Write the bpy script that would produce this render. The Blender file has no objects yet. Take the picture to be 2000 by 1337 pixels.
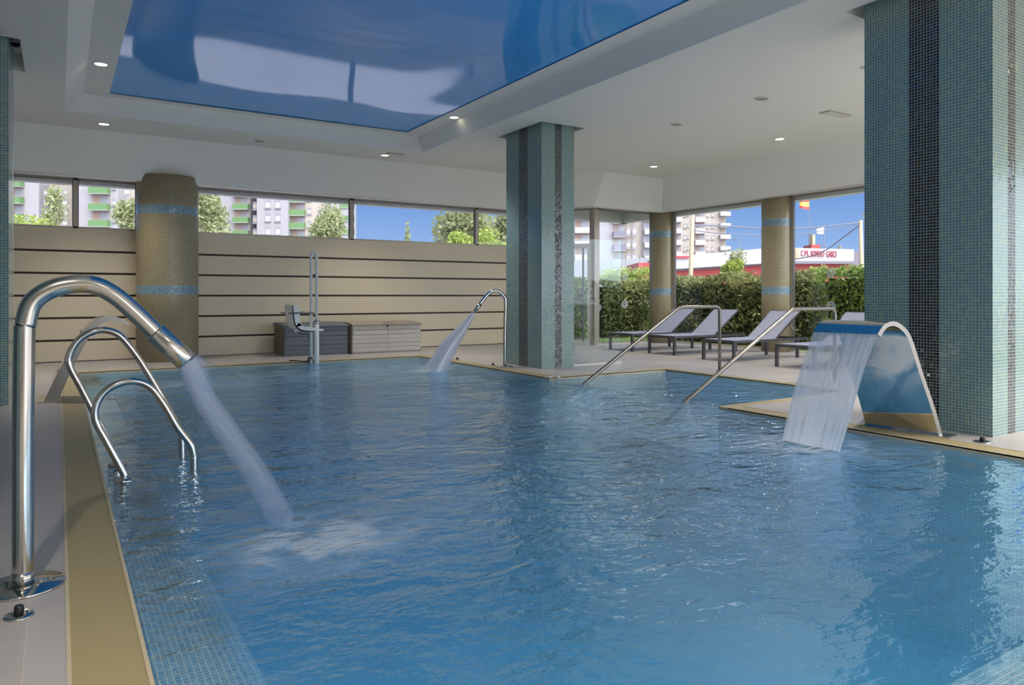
import bpy, math, random
from mathutils import Vector, Matrix, noise
random.seed(7)
S = bpy.context.scene
COL = S.collection

# ---------------------------------------------------------------- camera
FX = 1408.0                      # focal length in px of the 2000 px frame
YAW = math.radians(32.15)        # to the right of +Y
EYE = 1.1
fw = Vector((math.sin(YAW), math.cos(YAW), 0)); rt = Vector((math.cos(YAW), -math.sin(YAW), 0))
cd = bpy.data.cameras.new('camera'); cam = bpy.data.objects.new('camera', cd); COL.objects.link(cam)
cd.sensor_width = 36; cd.lens = 36 * FX / 2000; cd.shift_y = -(668.5 - 577) / 2000
cd.clip_start = 0.05; cd.clip_end = 1500
cam.location = (0, 0, EYE); cam.rotation_euler = (math.pi / 2, 0, -YAW)
S.camera = cam

# ---------------------------------------------------------------- world, sun, exposure
W = bpy.data.worlds.new('sky'); S.world = W; W.use_nodes = True
nt = W.node_tree; bg = nt.nodes['Background']
tc = nt.nodes.new('ShaderNodeTexCoord'); sp = nt.nodes.new('ShaderNodeSeparateXYZ'); cr = nt.nodes.new('ShaderNodeValToRGB')
nt.links.new(tc.outputs['Generated'], sp.inputs[0]); nt.links.new(sp.outputs['Z'], cr.inputs[0]); nt.links.new(cr.outputs[0], bg.inputs[0])
e = cr.color_ramp.elements
e[0].position = 0.0; e[0].color = (.33, .46, .70, 1)
e[1].position = 0.32; e[1].color = (.11, .22, .47, 1)
k = e.new(.06); k.color = (.235, .37, .64, 1)
k = e.new(.13); k.color = (.135, .265, .56, 1)
bg.inputs[1].default_value = 1.05
# brighter haze in the part of the sky round the sun (behind the viewer), added to light the room
SUNDIR = (.12, -.80, .58)
vd = nt.nodes.new('ShaderNodeVectorMath'); vd.operation = 'DOT_PRODUCT'; vd.inputs[1].default_value = SUNDIR
nt.links.new(tc.outputs['Generated'], vd.inputs[0])
pw = nt.nodes.new('ShaderNodeMath'); pw.operation = 'MAXIMUM'; pw.inputs[1].default_value = 0; nt.links.new(vd.outputs['Value'], pw.inputs[0])
p2 = nt.nodes.new('ShaderNodeMath'); p2.operation = 'POWER'; p2.inputs[1].default_value = 1.6; nt.links.new(pw.outputs[0], p2.inputs[0])
hz = nt.nodes.new('ShaderNodeMix'); hz.data_type = 'RGBA'; hz.blend_type = 'ADD'; hz.inputs[0].default_value = 1
sc_ = nt.nodes.new('ShaderNodeVectorMath'); sc_.operation = 'SCALE'; sc_.inputs[0].default_value = (4.6, 4.8, 4.9); nt.links.new(p2.outputs[0], sc_.inputs['Scale'])
nt.links.new(cr.outputs[0], hz.inputs[6]); nt.links.new(sc_.outputs[0], hz.inputs[7]); nt.links.new(hz.outputs[2], bg.inputs[0])
sun = bpy.data.lights.new('sun', 'SUN'); sun.energy = 1.25; sun.angle = math.radians(1.0); sun.color = (1, .93, .84)
so = bpy.data.objects.new('sun', sun); COL.objects.link(so)
so.rotation_euler = (math.radians(46), 0, math.radians(-8))     # high sun, from behind the camera
S.view_settings.view_transform = 'Standard'; S.view_settings.look = 'None'
S.view_settings.exposure = 0.35; S.view_settings.gamma = 1.0; S.view_settings.use_curve_mapping = False
S.cycles.max_bounces = 10; S.cycles.diffuse_bounces = 5; S.cycles.glossy_bounces = 5
S.cycles.transparent_max_bounces = 24; S.cycles.transmission_bounces = 6
S.cycles.sample_clamp_indirect = 6.0
S.cycles.use_denoising = True

# ---------------------------------------------------------------- survey helpers (image ray -> place on a known plane)
def ray(px, py):
    return fw + rt * ((px - 1000) / FX) + Vector((0, 0, (577 - py) / FX))
def G(px, py, z=0.0):
    return Vector((0, 0, EYE)) + ray(px, py) * ((z - EYE) / ray(px, py).z)
def PT(px, py, t):
    return Vector((0, 0, EYE)) + ray(px, py) * t
def PV(px, py, A, B):            # on the upright plane through A and B
    n = Vector((B[1] - A[1], -(B[0] - A[0]), 0)); d = ray(px, py)
    o = Vector((0, 0, EYE)); t = (Vector((A[0], A[1], 0)) - o).dot(n) / d.dot(n)
    return o + d * t
def XatY(px, Y):
    d = ray(px, 577); return d.x / d.y * Y
def YatX(px, X):
    d = ray(px, 577); return d.y / d.x * X

# ---------------------------------------------------------------- materials
def mat(name):
    m = bpy.data.materials.new(name); m.use_nodes = True
    return m, m.node_tree, m.node_tree.nodes['Principled BSDF']
def lk(t, a, b): t.links.new(a, b)
def nd(t, k, **kw):
    n = t.nodes.new(k)
    for a, b in kw.items(): setattr(n, a, b)
    return n
def mth(t, op, a, b=None, c=None):
    n = nd(t, 'ShaderNodeMath', operation=op)
    for i, v in enumerate((a, b, c)):
        if v is None: continue
        if isinstance(v, (int, float)): n.inputs[i].default_value = v
        else: lk(t, v, n.inputs[i])
    return n.outputs[0]
def plain(name, col, rough=.5, metal=0, spec=.5, var=0, scale=4, bump=0, coat=0):
    m, t, b = mat(name)
    b.inputs['Base Color'].default_value = (*col, 1); b.inputs['Roughness'].default_value = rough
    b.inputs['Metallic'].default_value = metal; b.inputs['Specular IOR Level'].default_value = spec
    b.inputs['Coat Weight'].default_value = coat
    if var or bump:
        o = nd(t, 'ShaderNodeTexCoord'); n = nd(t, 'ShaderNodeTexNoise'); n.inputs['Scale'].default_value = scale; n.inputs['Detail'].default_value = 5
        lk(t, o.outputs['Object'], n.inputs['Vector'])
        if var:
            r = nd(t, 'ShaderNodeMapRange'); r.inputs[3].default_value = 1 - var; r.inputs[4].default_value = 1 + var
            lk(t, n.outputs[0], r.inputs[0])
            x = nd(t, 'ShaderNodeVectorMath', operation='SCALE'); x.inputs[0].default_value = col; lk(t, r.outputs[0], x.inputs['Scale'])
            lk(t, x.outputs[0], b.inputs['Base Color'])
        if bump:
            u = nd(t, 'ShaderNodeBump'); u.inputs['Strength'].default_value = bump; u.inputs['Distance'].default_value = .01
            lk(t, n.outputs[0], u.inputs['Height']); lk(t, u.outputs[0], b.inputs['Normal'])
    return m
def mosaic(name, c1, c2, grout, tile=.0252, gap=.0032, rough=.15, tilt=.05, third=None):
    m, t, b = mat(name)
    uv = nd(t, 'ShaderNodeUVMap')
    br = nd(t, 'ShaderNodeTexBrick', offset=0.0, squash=1.0)
    br.inputs['Scale'].default_value = 1; br.inputs['Brick Width'].default_value = tile; br.inputs['Row Height'].default_value = tile
    br.inputs['Mortar Size'].default_value = gap / 2; br.inputs['Mortar Smooth'].default_value = .15; br.inputs['Bias'].default_value = 0
    br.inputs['Color1'].default_value = (*c1, 1); br.inputs['Color2'].default_value = (*c2, 1); br.inputs['Mortar'].default_value = (*grout, 1)
    lk(t, uv.outputs[0], br.inputs['Vector'])
    # every tile sits at its own slight angle
    s = nd(t, 'ShaderNodeVectorMath', operation='SCALE'); s.inputs['Scale'].default_value = 1 / tile; lk(t, uv.outputs[0], s.inputs[0])
    f = nd(t, 'ShaderNodeVectorMath', operation='FLOOR'); lk(t, s.outputs[0], f.inputs[0])
    w = nd(t, 'ShaderNodeTexWhiteNoise'); lk(t, f.outputs[0], w.inputs['Vector'])
    a = nd(t, 'ShaderNodeVectorMath', operation='SUBTRACT'); lk(t, w.outputs['Color'], a.inputs[0]); a.inputs[1].default_value = (.5, .5, .5)
    a2 = nd(t, 'ShaderNodeVectorMath', operation='SCALE'); lk(t, a.outputs[0], a2.inputs[0]); a2.inputs['Scale'].default_value = tilt
    g = nd(t, 'ShaderNodeNewGeometry'); a3 = nd(t, 'ShaderNodeVectorMath', operation='ADD'); lk(t, g.outputs['Normal'], a3.inputs[0]); lk(t, a2.outputs[0], a3.inputs[1])
    a4 = nd(t, 'ShaderNodeVectorMath', operation='NORMALIZE'); lk(t, a3.outputs[0], a4.inputs[0]); lk(t, a4.outputs[0], b.inputs['Normal'])
    rr = nd(t, 'ShaderNodeMapRange'); rr.inputs[3].default_value = rough; rr.inputs[4].default_value = .8; lk(t, br.outputs['Fac'], rr.inputs[0]); lk(t, rr.outputs[0], b.inputs['Roughness'])
    col = br.outputs['Color']
    if third:
        mx = nd(t, 'ShaderNodeMix', data_type='RGBA'); mx.inputs[7].default_value = (*third, 1); lk(t, col, mx.inputs[6])
        on = mth(t, 'GREATER_THAN', w.outputs['Value'], .8); inv = mth(t, 'SUBTRACT', 1.0, br.outputs['Fac'])
        lk(t, mth(t, 'MULTIPLY', mth(t, 'MULTIPLY', on, inv), .75), mx.inputs[0]); col = mx.outputs[2]
    lk(t, col, b.inputs['Base Color'])
    return m
def grating(name, col, dark, pitch=.0125):
    m, t, b = mat(name)
    uv = nd(t, 'ShaderNodeUVMap'); s = nd(t, 'ShaderNodeSeparateXYZ'); lk(t, uv.outputs[0], s.inputs[0])
    fr = mth(t, 'FRACT', mth(t, 'DIVIDE', s.outputs['Y'], pitch)); gap = mth(t, 'LESS_THAN', fr, .26)
    mx = nd(t, 'ShaderNodeMix', data_type='RGBA'); mx.inputs[6].default_value = (*col, 1); mx.inputs[7].default_value = (*dark, 1)
    lk(t, gap, mx.inputs[0]); lk(t, mx.outputs[2], b.inputs['Base Color']); b.inputs['Roughness'].default_value = .5
    return m
def decking(name):
    m, t, b = mat(name)
    uv = nd(t, 'ShaderNodeUVMap')
    br = nd(t, 'ShaderNodeTexBrick', offset=.5, squash=1.0); br.inputs['Scale'].default_value = 1
    mp = nd(t, 'ShaderNodeMapping'); mp.inputs['Rotation'].default_value = (0, 0, math.pi / 2); mp.inputs['Location'].default_value = (0, .09, 0)
    lk(t, uv.outputs[0], mp.inputs[0]); lk(t, mp.outputs[0], br.inputs['Vector'])
    br.inputs['Brick Width'].default_value = 1.2; br.inputs['Row Height'].default_value = .3
    br.inputs['Mortar Size'].default_value = .002; br.inputs['Mortar Smooth'].default_value = 0
    br.inputs['Color1'].default_value = (.42, .39, .38, 1); br.inputs['Color2'].default_value = (.39, .36, .35, 1); br.inputs['Mortar'].default_value = (.50, .43, .36, 1)
    n = nd(t, 'ShaderNodeTexNoise'); mp2 = nd(t, 'ShaderNodeMapping'); mp2.inputs['Scale'].default_value = (60, 1.5, 1); lk(t, uv.outputs[0], mp2.inputs[0]); lk(t, mp2.outputs[0], n.inputs['Vector']); n.inputs['Detail'].default_value = 3
    r = nd(t, 'ShaderNodeMapRange'); r.inputs[3].default_value = .86; r.inputs[4].default_value = 1.14; lk(t, n.outputs[0], r.inputs[0])
    v = nd(t, 'ShaderNodeVectorMath', operation='SCALE'); lk(t, br.outputs['Color'], v.inputs[0]); lk(t, r.outputs[0], v.inputs['Scale'])
    lk(t, v.outputs[0], b.inputs['Base Color'])
    n2 = nd(t, 'ShaderNodeTexNoise'); n2.inputs['Scale'].default_value = 1.3; lk(t, uv.outputs[0], n2.inputs['Vector'])
    r2 = nd(t, 'ShaderNodeMapRange'); r2.inputs[1].default_value = .35; r2.inputs[2].default_value = .65; r2.inputs[3].default_value = .32; r2.inputs[4].default_value = .40; lk(t, n2.outputs[0], r2.inputs[0]); lk(t, r2.outputs[0], b.inputs['Roughness'])
    return m
def leafmat(name, c1, c2, scale=1.5):
    m, t, b = mat(name)
    g = nd(t, 'ShaderNodeNewGeometry'); o = nd(t, 'ShaderNodeTexCoord'); n = nd(t, 'ShaderNodeTexNoise'); n.inputs['Scale'].default_value = scale
    lk(t, o.outputs['Object'], n.inputs['Vector'])
    f = mth(t, 'ADD', mth(t, 'MULTIPLY', g.outputs['Random Per Island'], .6), mth(t, 'MULTIPLY', mth(t, 'SUBTRACT', n.outputs[0], .3), 1.1))
    mx = nd(t, 'ShaderNodeMix', data_type='RGBA'); mx.clamp_factor = True; mx.inputs[6].default_value = (*c1, 1); mx.inputs[7].default_value = (*c2, 1)
    lk(t, f, mx.inputs[0]); lk(t, mx.outputs[2], b.inputs['Base Color']); b.inputs['Roughness'].default_value = .55
    tr = nd(t, 'ShaderNodeBsdfTranslucent'); lk(t, mx.outputs[2], tr.inputs[0]); ms = nd(t, 'ShaderNodeMixShader'); ms.inputs[0].default_value = .35
    out = t.nodes['Material Output']; lk(t, b.outputs[0], ms.inputs[1]); lk(t, tr.outputs[0], ms.inputs[2]); lk(t, ms.outputs[0], out.inputs[0])
    return m
def glassmat(name, tint=(.97, .985, .99), gloss=.9):
    m, t, b = mat(name); t.nodes.remove(b)
    tr = nd(t, 'ShaderNodeBsdfTransparent'); tr.inputs[0].default_value = (*tint, 1)
    gl = nd(t, 'ShaderNodeBsdfGlossy'); gl.inputs['Roughness'].default_value = .02
    fr = nd(t, 'ShaderNodeFresnel'); fr.inputs[0].default_value = 1.45
    ms = nd(t, 'ShaderNodeMixShader'); lk(t, mth(t, 'MULTIPLY', fr.outputs[0], gloss), ms.inputs[0]); lk(t, tr.outputs[0], ms.inputs[1]); lk(t, gl.outputs[0], ms.inputs[2])
    lk(t, ms.outputs[0], t.nodes['Material Output'].inputs[0])
    return m
def emis(name, col, s):
    m, t, b = mat(name); b.inputs['Emission Color'].default_value = (*col, 1); b.inputs['Emission Strength'].default_value = s; b.inputs['Base Color'].default_value = (*col, 1)
    return m

M = {}
M['paint'] = plain('white_paint', (.80, .805, .77), .6, var=.012, scale=2)
M['ledge'] = plain('ledge_paint', (.80, .80, .765), .55)
M['glass_tile'] = mosaic('green_glass_mosaic', (.13, .235, .215), (.115, .215, .25), (.50, .59, .55), third=(.21, .30, .215))
M['dark_tile'] = mosaic('dark_glass_mosaic', (.006, .010, .018), (.03, .018, .016), (.42, .50, .46), rough=.1, tilt=.16, third=(.02, .035, .07))
M['beige_tile'] = mosaic('beige_glass_mosaic', (.42, .36, .22), (.34, .29, .18), (.11, .09, .055), rough=.3, tilt=.04, gap=.005)
M['band_tile'] = mosaic('blue_band_mosaic', (.06, .15, .26), (.14, .28, .36), (.5, .55, .5), rough=.12, tilt=.2)
M['pool_tile'] = mosaic('blue_pool_mosaic', (.18, .46, .66), (.34, .60, .74), (.86, .88, .78), tile=.0258, gap=.0042, rough=.4, tilt=0)
M['pool_deep'] = plain('deep_pool_lining', (.06, .32, .52), .6)
M['grating'] = grating('overflow_grating', (.43, .35, .18), (.17, .125, .06))
M['grate_frame'] = plain('grating_lip', (.52, .44, .30), .5)
M['deck'] = decking('deck_porcelain')
M['board'] = plain('cream_laminate', (.66, .56, .40), .38, var=.05, scale=1.2)
M['slot'] = plain('brown_groove', (.045, .022, .014), .6)
M['alu'] = plain('champagne_aluminium', (.40, .35, .29), .4, metal=.35)
M['alu_light'] = plain('pale_aluminium', (.62, .58, .54), .35, metal=.25)
M['alu_dark'] = plain('dark_gasket', (.09, .08, .075), .5)
M['steel'] = plain('polished_steel', (.56, .54, .51), .15, metal=1)
M['steel_mirror'] = plain('mirror_steel', (.58, .56, .53), .05, metal=1)
M['steel_satin'] = plain('satin_steel', (.25, .232, .21), .30, metal=1)
M['black'] = plain('black_rubber', (.01, .01, .012), .4)
M['glass'] = glassmat('window_glass', gloss=.5)
M['screen'] = glassmat('screen_glass', (.93, .975, .99), gloss=.45)
M['white'] = plain('white_plastic', (.72, .73, .70), .4)
M['grey_white'] = plain('grey_enamel', (.68, .69, .65), .35)
M['beige_box'] = plain('beige_resin', (.56, .51, .46), .5, var=.03)
M['taupe'] = plain('taupe_lid', (.30, .255, .20), .5)
M['grey_box'] = plain('slate_resin', (.125, .135, .165), .5, var=.04)
M['olive_box'] = plain('olive_end_panel', (.10, .10, .07), .5)
M['sling'] = plain('grey_mesh_sling', (.27, .29, .40), .6, var=.02, scale=200)
M['frame_grey'] = plain('anthracite_frame', (.10, .10, .11), .35, metal=.4)
M['lamp'] = emis('lamp_diffuser', (1, .86, .62), 7.0)
M['vent'] = plain('vent_grey', (.36, .35, .31), .6)
M['sticker'] = plain('frosted_vinyl', (.45, .48, .53), .5)
M['paving'] = plain('pale_paving', (.38, .335, .33), .8, var=.08, scale=.5)
M['lawn'] = plain('lawn_grass', (.20, .27, .07), .9, var=.3, scale=3)

# blue stretch ceiling: glossy film with faint sag
m, t, b = mat('blue_stretch_film')
b.inputs['Base Color'].default_value = (.05, .40, 1.0, 1); b.inputs['Roughness'].default_value = .06; b.inputs['IOR'].default_value = 1.75
o = nd(t, 'ShaderNodeTexCoord'); mp = nd(t, 'ShaderNodeMapping'); mp.inputs['Scale'].default_value = (.55, .35, 1); lk(t, o.outputs['Object'], mp.inputs[0])
n = nd(t, 'ShaderNodeTexNoise'); n.inputs['Scale'].default_value = 1.0; n.inputs['Detail'].default_value = 0; lk(t, mp.outputs[0], n.inputs['Vector'])
u = nd(t, 'ShaderNodeBump'); u.inputs['Strength'].default_value = 1; u.inputs['Distance'].default_value = .09; lk(t, n.outputs[0], u.inputs['Height']); lk(t, u.outputs[0], b.inputs['Normal'])
M['film'] = m

# pool water: clear surface with fresnel reflection over slightly milky, aerated blue water
SPLASH_SHEEN = [(.98, 3.28, .42, 1.5), (4.75, 3.42, .55, 1.6), (4.92, 9.98, .8, .9), (1.15, 9.9, .8, .8), (2.7, 6.6, 2.2, .6), (3.2, 10.2, 1.5, .7), (4.4, 5.2, 1.3, .5), (1.6, 3.6, .8, .35), (.9, 4.2, .5, .2)]  # jet splashes; the broad mid-pool entries imitate bright reflections by colour
m, t, b = mat('pool_water'); t.nodes.remove(b)
o = nd(t, 'ShaderNodeTexCoord')
def nz(scale, sx, sy, detail, rot=0.0, dist=0.0):
    mp = nd(t, 'ShaderNodeMapping'); mp.inputs['Scale'].default_value = (sx, sy, 1); mp.inputs['Rotation'].default_value = (0, 0, rot)
    lk(t, o.outputs['Object'], mp.inputs[0]); n = nd(t, 'ShaderNodeTexNoise'); n.inputs['Scale'].default_value = scale; n.inputs['Detail'].default_value = detail
    n.inputs['Distortion'].default_value = dist; lk(t, mp.outputs[0], n.inputs['Vector']); return n.outputs[0]
h = mth(t, 'ADD', mth(t, 'MULTIPLY', nz(2.2, 1, 1.5, 3, .55, .8), 1.0), mth(t, 'MULTIPLY', nz(7.5, 1, 1.7, 3, .5, .4), .45))
h = mth(t, 'ADD', h, mth(t, 'MULTIPLY', nz(22, 1, 1.6, 2, .3), .13))
calm = nd(t, 'ShaderNodeSeparateXYZ'); lk(t, o.outputs['Object'], calm.inputs[0])
c1 = nd(t, 'ShaderNodeMapRange'); c1.inputs[1].default_value = 1.5; c1.inputs[2].default_value = 4.5; c1.inputs[3].default_value = .22; c1.inputs[4].default_value = 1; lk(t, calm.outputs['Y'], c1.inputs[0])
bp = nd(t, 'ShaderNodeBump'); lk(t, c1.outputs[0], bp.inputs['Strength']); bp.inputs['Distance'].default_value = .06; lk(t, h, bp.inputs['Height'])
tr = nd(t, 'ShaderNodeBsdfTransparent'); tr.inputs[0].default_value = (.90, .97, 1, 1)
df = nd(t, 'ShaderNodeBsdfDiffuse')
dm = nd(t, 'ShaderNodeMix', data_type='RGBA'); dm.inputs[6].default_value = (.045, .26, .50, 1); dm.inputs[7].default_value = (.15, .46, .84, 1)
lk(t, nz(.7, 1, 1, 4, 0, .6), dm.inputs[0])
# foam under the jets, plus wide pale patches painting window reflections mid-pool
gp = nd(t, 'ShaderNodeSeparateXYZ'); lk(t, o.outputs['Object'], gp.inputs[0]); foam_sheen = None
for (x, y, r, a) in SPLASH_SHEEN:
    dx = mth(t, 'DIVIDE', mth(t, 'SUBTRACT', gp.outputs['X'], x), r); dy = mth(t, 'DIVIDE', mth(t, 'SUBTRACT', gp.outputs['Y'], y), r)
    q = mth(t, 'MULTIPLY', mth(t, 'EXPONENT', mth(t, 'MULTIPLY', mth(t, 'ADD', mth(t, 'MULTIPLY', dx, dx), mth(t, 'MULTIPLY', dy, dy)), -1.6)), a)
    foam_sheen = q if foam_sheen is None else mth(t, 'ADD', foam_sheen, q)
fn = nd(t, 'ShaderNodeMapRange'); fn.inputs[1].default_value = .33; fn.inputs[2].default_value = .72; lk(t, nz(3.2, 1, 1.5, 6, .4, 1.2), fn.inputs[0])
foam_sheen = mth(t, 'MINIMUM', mth(t, 'MULTIPLY', foam_sheen, mth(t, 'ADD', mth(t, 'MULTIPLY', fn.outputs[0], .9), .12)), .85)
fm = nd(t, 'ShaderNodeMix', data_type='RGBA'); lk(t, foam_sheen, fm.inputs[0]); lk(t, dm.outputs[2], fm.inputs[6]); fm.inputs[7].default_value = (.62, .68, .74, 1)
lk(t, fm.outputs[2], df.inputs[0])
mb_ = nd(t, 'ShaderNodeMixShader'); lk(t, mth(t, 'ADD', .62, mth(t, 'MULTIPLY', foam_sheen, .35)), mb_.inputs[0])
# the shallow shelf along the two tiled edges is clearer than the deep, aerated middle
edge = mth(t, 'MINIMUM', gp.outputs['X'], 9.0)
sh = nd(t, 'ShaderNodeMapRange'); sh.inputs[1].default_value = .42; sh.inputs[2].default_value = .52; sh.inputs[3].default_value = .06; sh.inputs[4].default_value = .45; lk(t, edge, sh.inputs[0])
sh2 = nd(t, 'ShaderNodeMapRange'); sh2.inputs[1].default_value = 1.02; sh2.inputs[2].default_value = 1.12; sh2.inputs[3].default_value = .06; sh2.inputs[4].default_value = .45; lk(t, gp.outputs['Y'], sh2.inputs[0])
mil = mth(t, 'MINIMUM', mth(t, 'ADD', mth(t, 'MINIMUM', sh.outputs[0], sh2.outputs[0]), mth(t, 'MULTIPLY', foam_sheen, .75)), .95)
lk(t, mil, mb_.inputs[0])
lk(t, tr.outputs[0], mb_.inputs[1]); lk(t, df.outputs[0], mb_.inputs[2])
gl = nd(t, 'ShaderNodeBsdfGlossy'); gl.inputs['Roughness'].default_value = .04; gl.inputs[0].default_value = (.76, .91, 1, 1); lk(t, bp.outputs[0], gl.inputs['Normal'])
fr = nd(t, 'ShaderNodeLayerWeight'); fr.inputs[0].default_value = .5; lk(t, bp.outputs[0], fr.inputs['Normal'])
refl = mth(t, 'ADD', .05, mth(t, 'MULTIPLY', mth(t, 'POWER', fr.outputs['Facing'], 2.8), .95))
ms = nd(t, 'ShaderNodeMixShader'); lk(t, refl, ms.inputs[0]); lk(t, mb_.outputs[0], ms.inputs[1]); lk(t, gl.outputs[0], ms.inputs[2])
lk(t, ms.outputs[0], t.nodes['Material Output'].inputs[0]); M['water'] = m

# falling water: streaks along V, thinner with distance from the nozzle
def fallmat(name, dens0, dens1, streak, col=(.72, .77, .90), thin=.15, soft=0):
    m, t, b = mat(name); t.nodes.remove(b)
    uv = nd(t, 'ShaderNodeUVMap'); mp = nd(t, 'ShaderNodeMapping'); mp.inputs['Scale'].default_value = (streak, 1.6, 1); lk(t, uv.outputs[0], mp.inputs[0])
    n = nd(t, 'ShaderNodeTexNoise'); n.inputs['Scale'].default_value = 1; n.inputs['Detail'].default_value = 4; lk(t, mp.outputs[0], n.inputs['Vector'])
    s = nd(t, 'ShaderNodeSeparateXYZ'); lk(t, uv.outputs[0], s.inputs[0])
    d = nd(t, 'ShaderNodeMapRange'); d.inputs[3].default_value = dens0; d.inputs[4].default_value = dens1; lk(t, s.outputs['Y'], d.inputs[0])
    r = nd(t, 'ShaderNodeMapRange'); r.inputs[1].default_value = .32; r.inputs[2].default_value = .66; r.inputs[3].default_value = thin; r.inputs[4].default_value = 1; lk(t, n.outputs[0], r.inputs[0])
    a = mth(t, 'MINIMUM', mth(t, 'MULTIPLY', d.outputs[0], r.outputs[0]), .96)
    if soft:
        lw = nd(t, 'ShaderNodeLayerWeight'); lw.inputs[0].default_value = .5
        a = mth(t, 'MULTIPLY', a, mth(t, 'POWER', mth(t, 'SUBTRACT', 1.0, lw.outputs['Facing']), soft))
    tr = nd(t, 'ShaderNodeBsdfTransparent'); tr.inputs[0].default_value = (.95, .97, 1, 1)
    df = nd(t, 'ShaderNodeBsdfDiffuse'); df.inputs[0].default_value = (*col, 1); tl = nd(t, 'ShaderNodeBsdfTranslucent'); tl.inputs[0].default_value = (*col, 1)
    x = nd(t, 'ShaderNodeMixShader'); x.inputs[0].default_value = .5; lk(t, df.outputs[0], x.inputs[1]); lk(t, tl.outputs[0], x.inputs[2])
    g = nd(t, 'ShaderNodeBsdfGlossy'); g.inputs['Roughness'].default_value = .25; y = nd(t, 'ShaderNodeMixShader'); y.inputs[0].default_value = .12; lk(t, x.outputs[0], y.inputs[1]); lk(t, g.outputs[0], y.inputs[2])
    z = nd(t, 'ShaderNodeMixShader'); lk(t, a, z.inputs[0]); lk(t, tr.outputs[0], z.inputs[1]); lk(t, y.outputs[0], z.inputs[2])
    lk(t, z.outputs[0], t.nodes['Material Output'].inputs[0]); return m
M['fall'] = fallmat('falling_sheet_water', .80, 1.3, 22, col=(.90, .92, .98), thin=.5)
M['jet'] = fallmat('jet_water', .80, .42, 9, thin=.6, soft=.9)
M['jet_solid'] = fallmat('dense_jet_water', .9, .8, 20, col=(.66, .69, .78), thin=.8, soft=.5)
M['thin'] = fallmat('thin_spray_water', .50, .20, 9, thin=.4, soft=.9)

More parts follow.
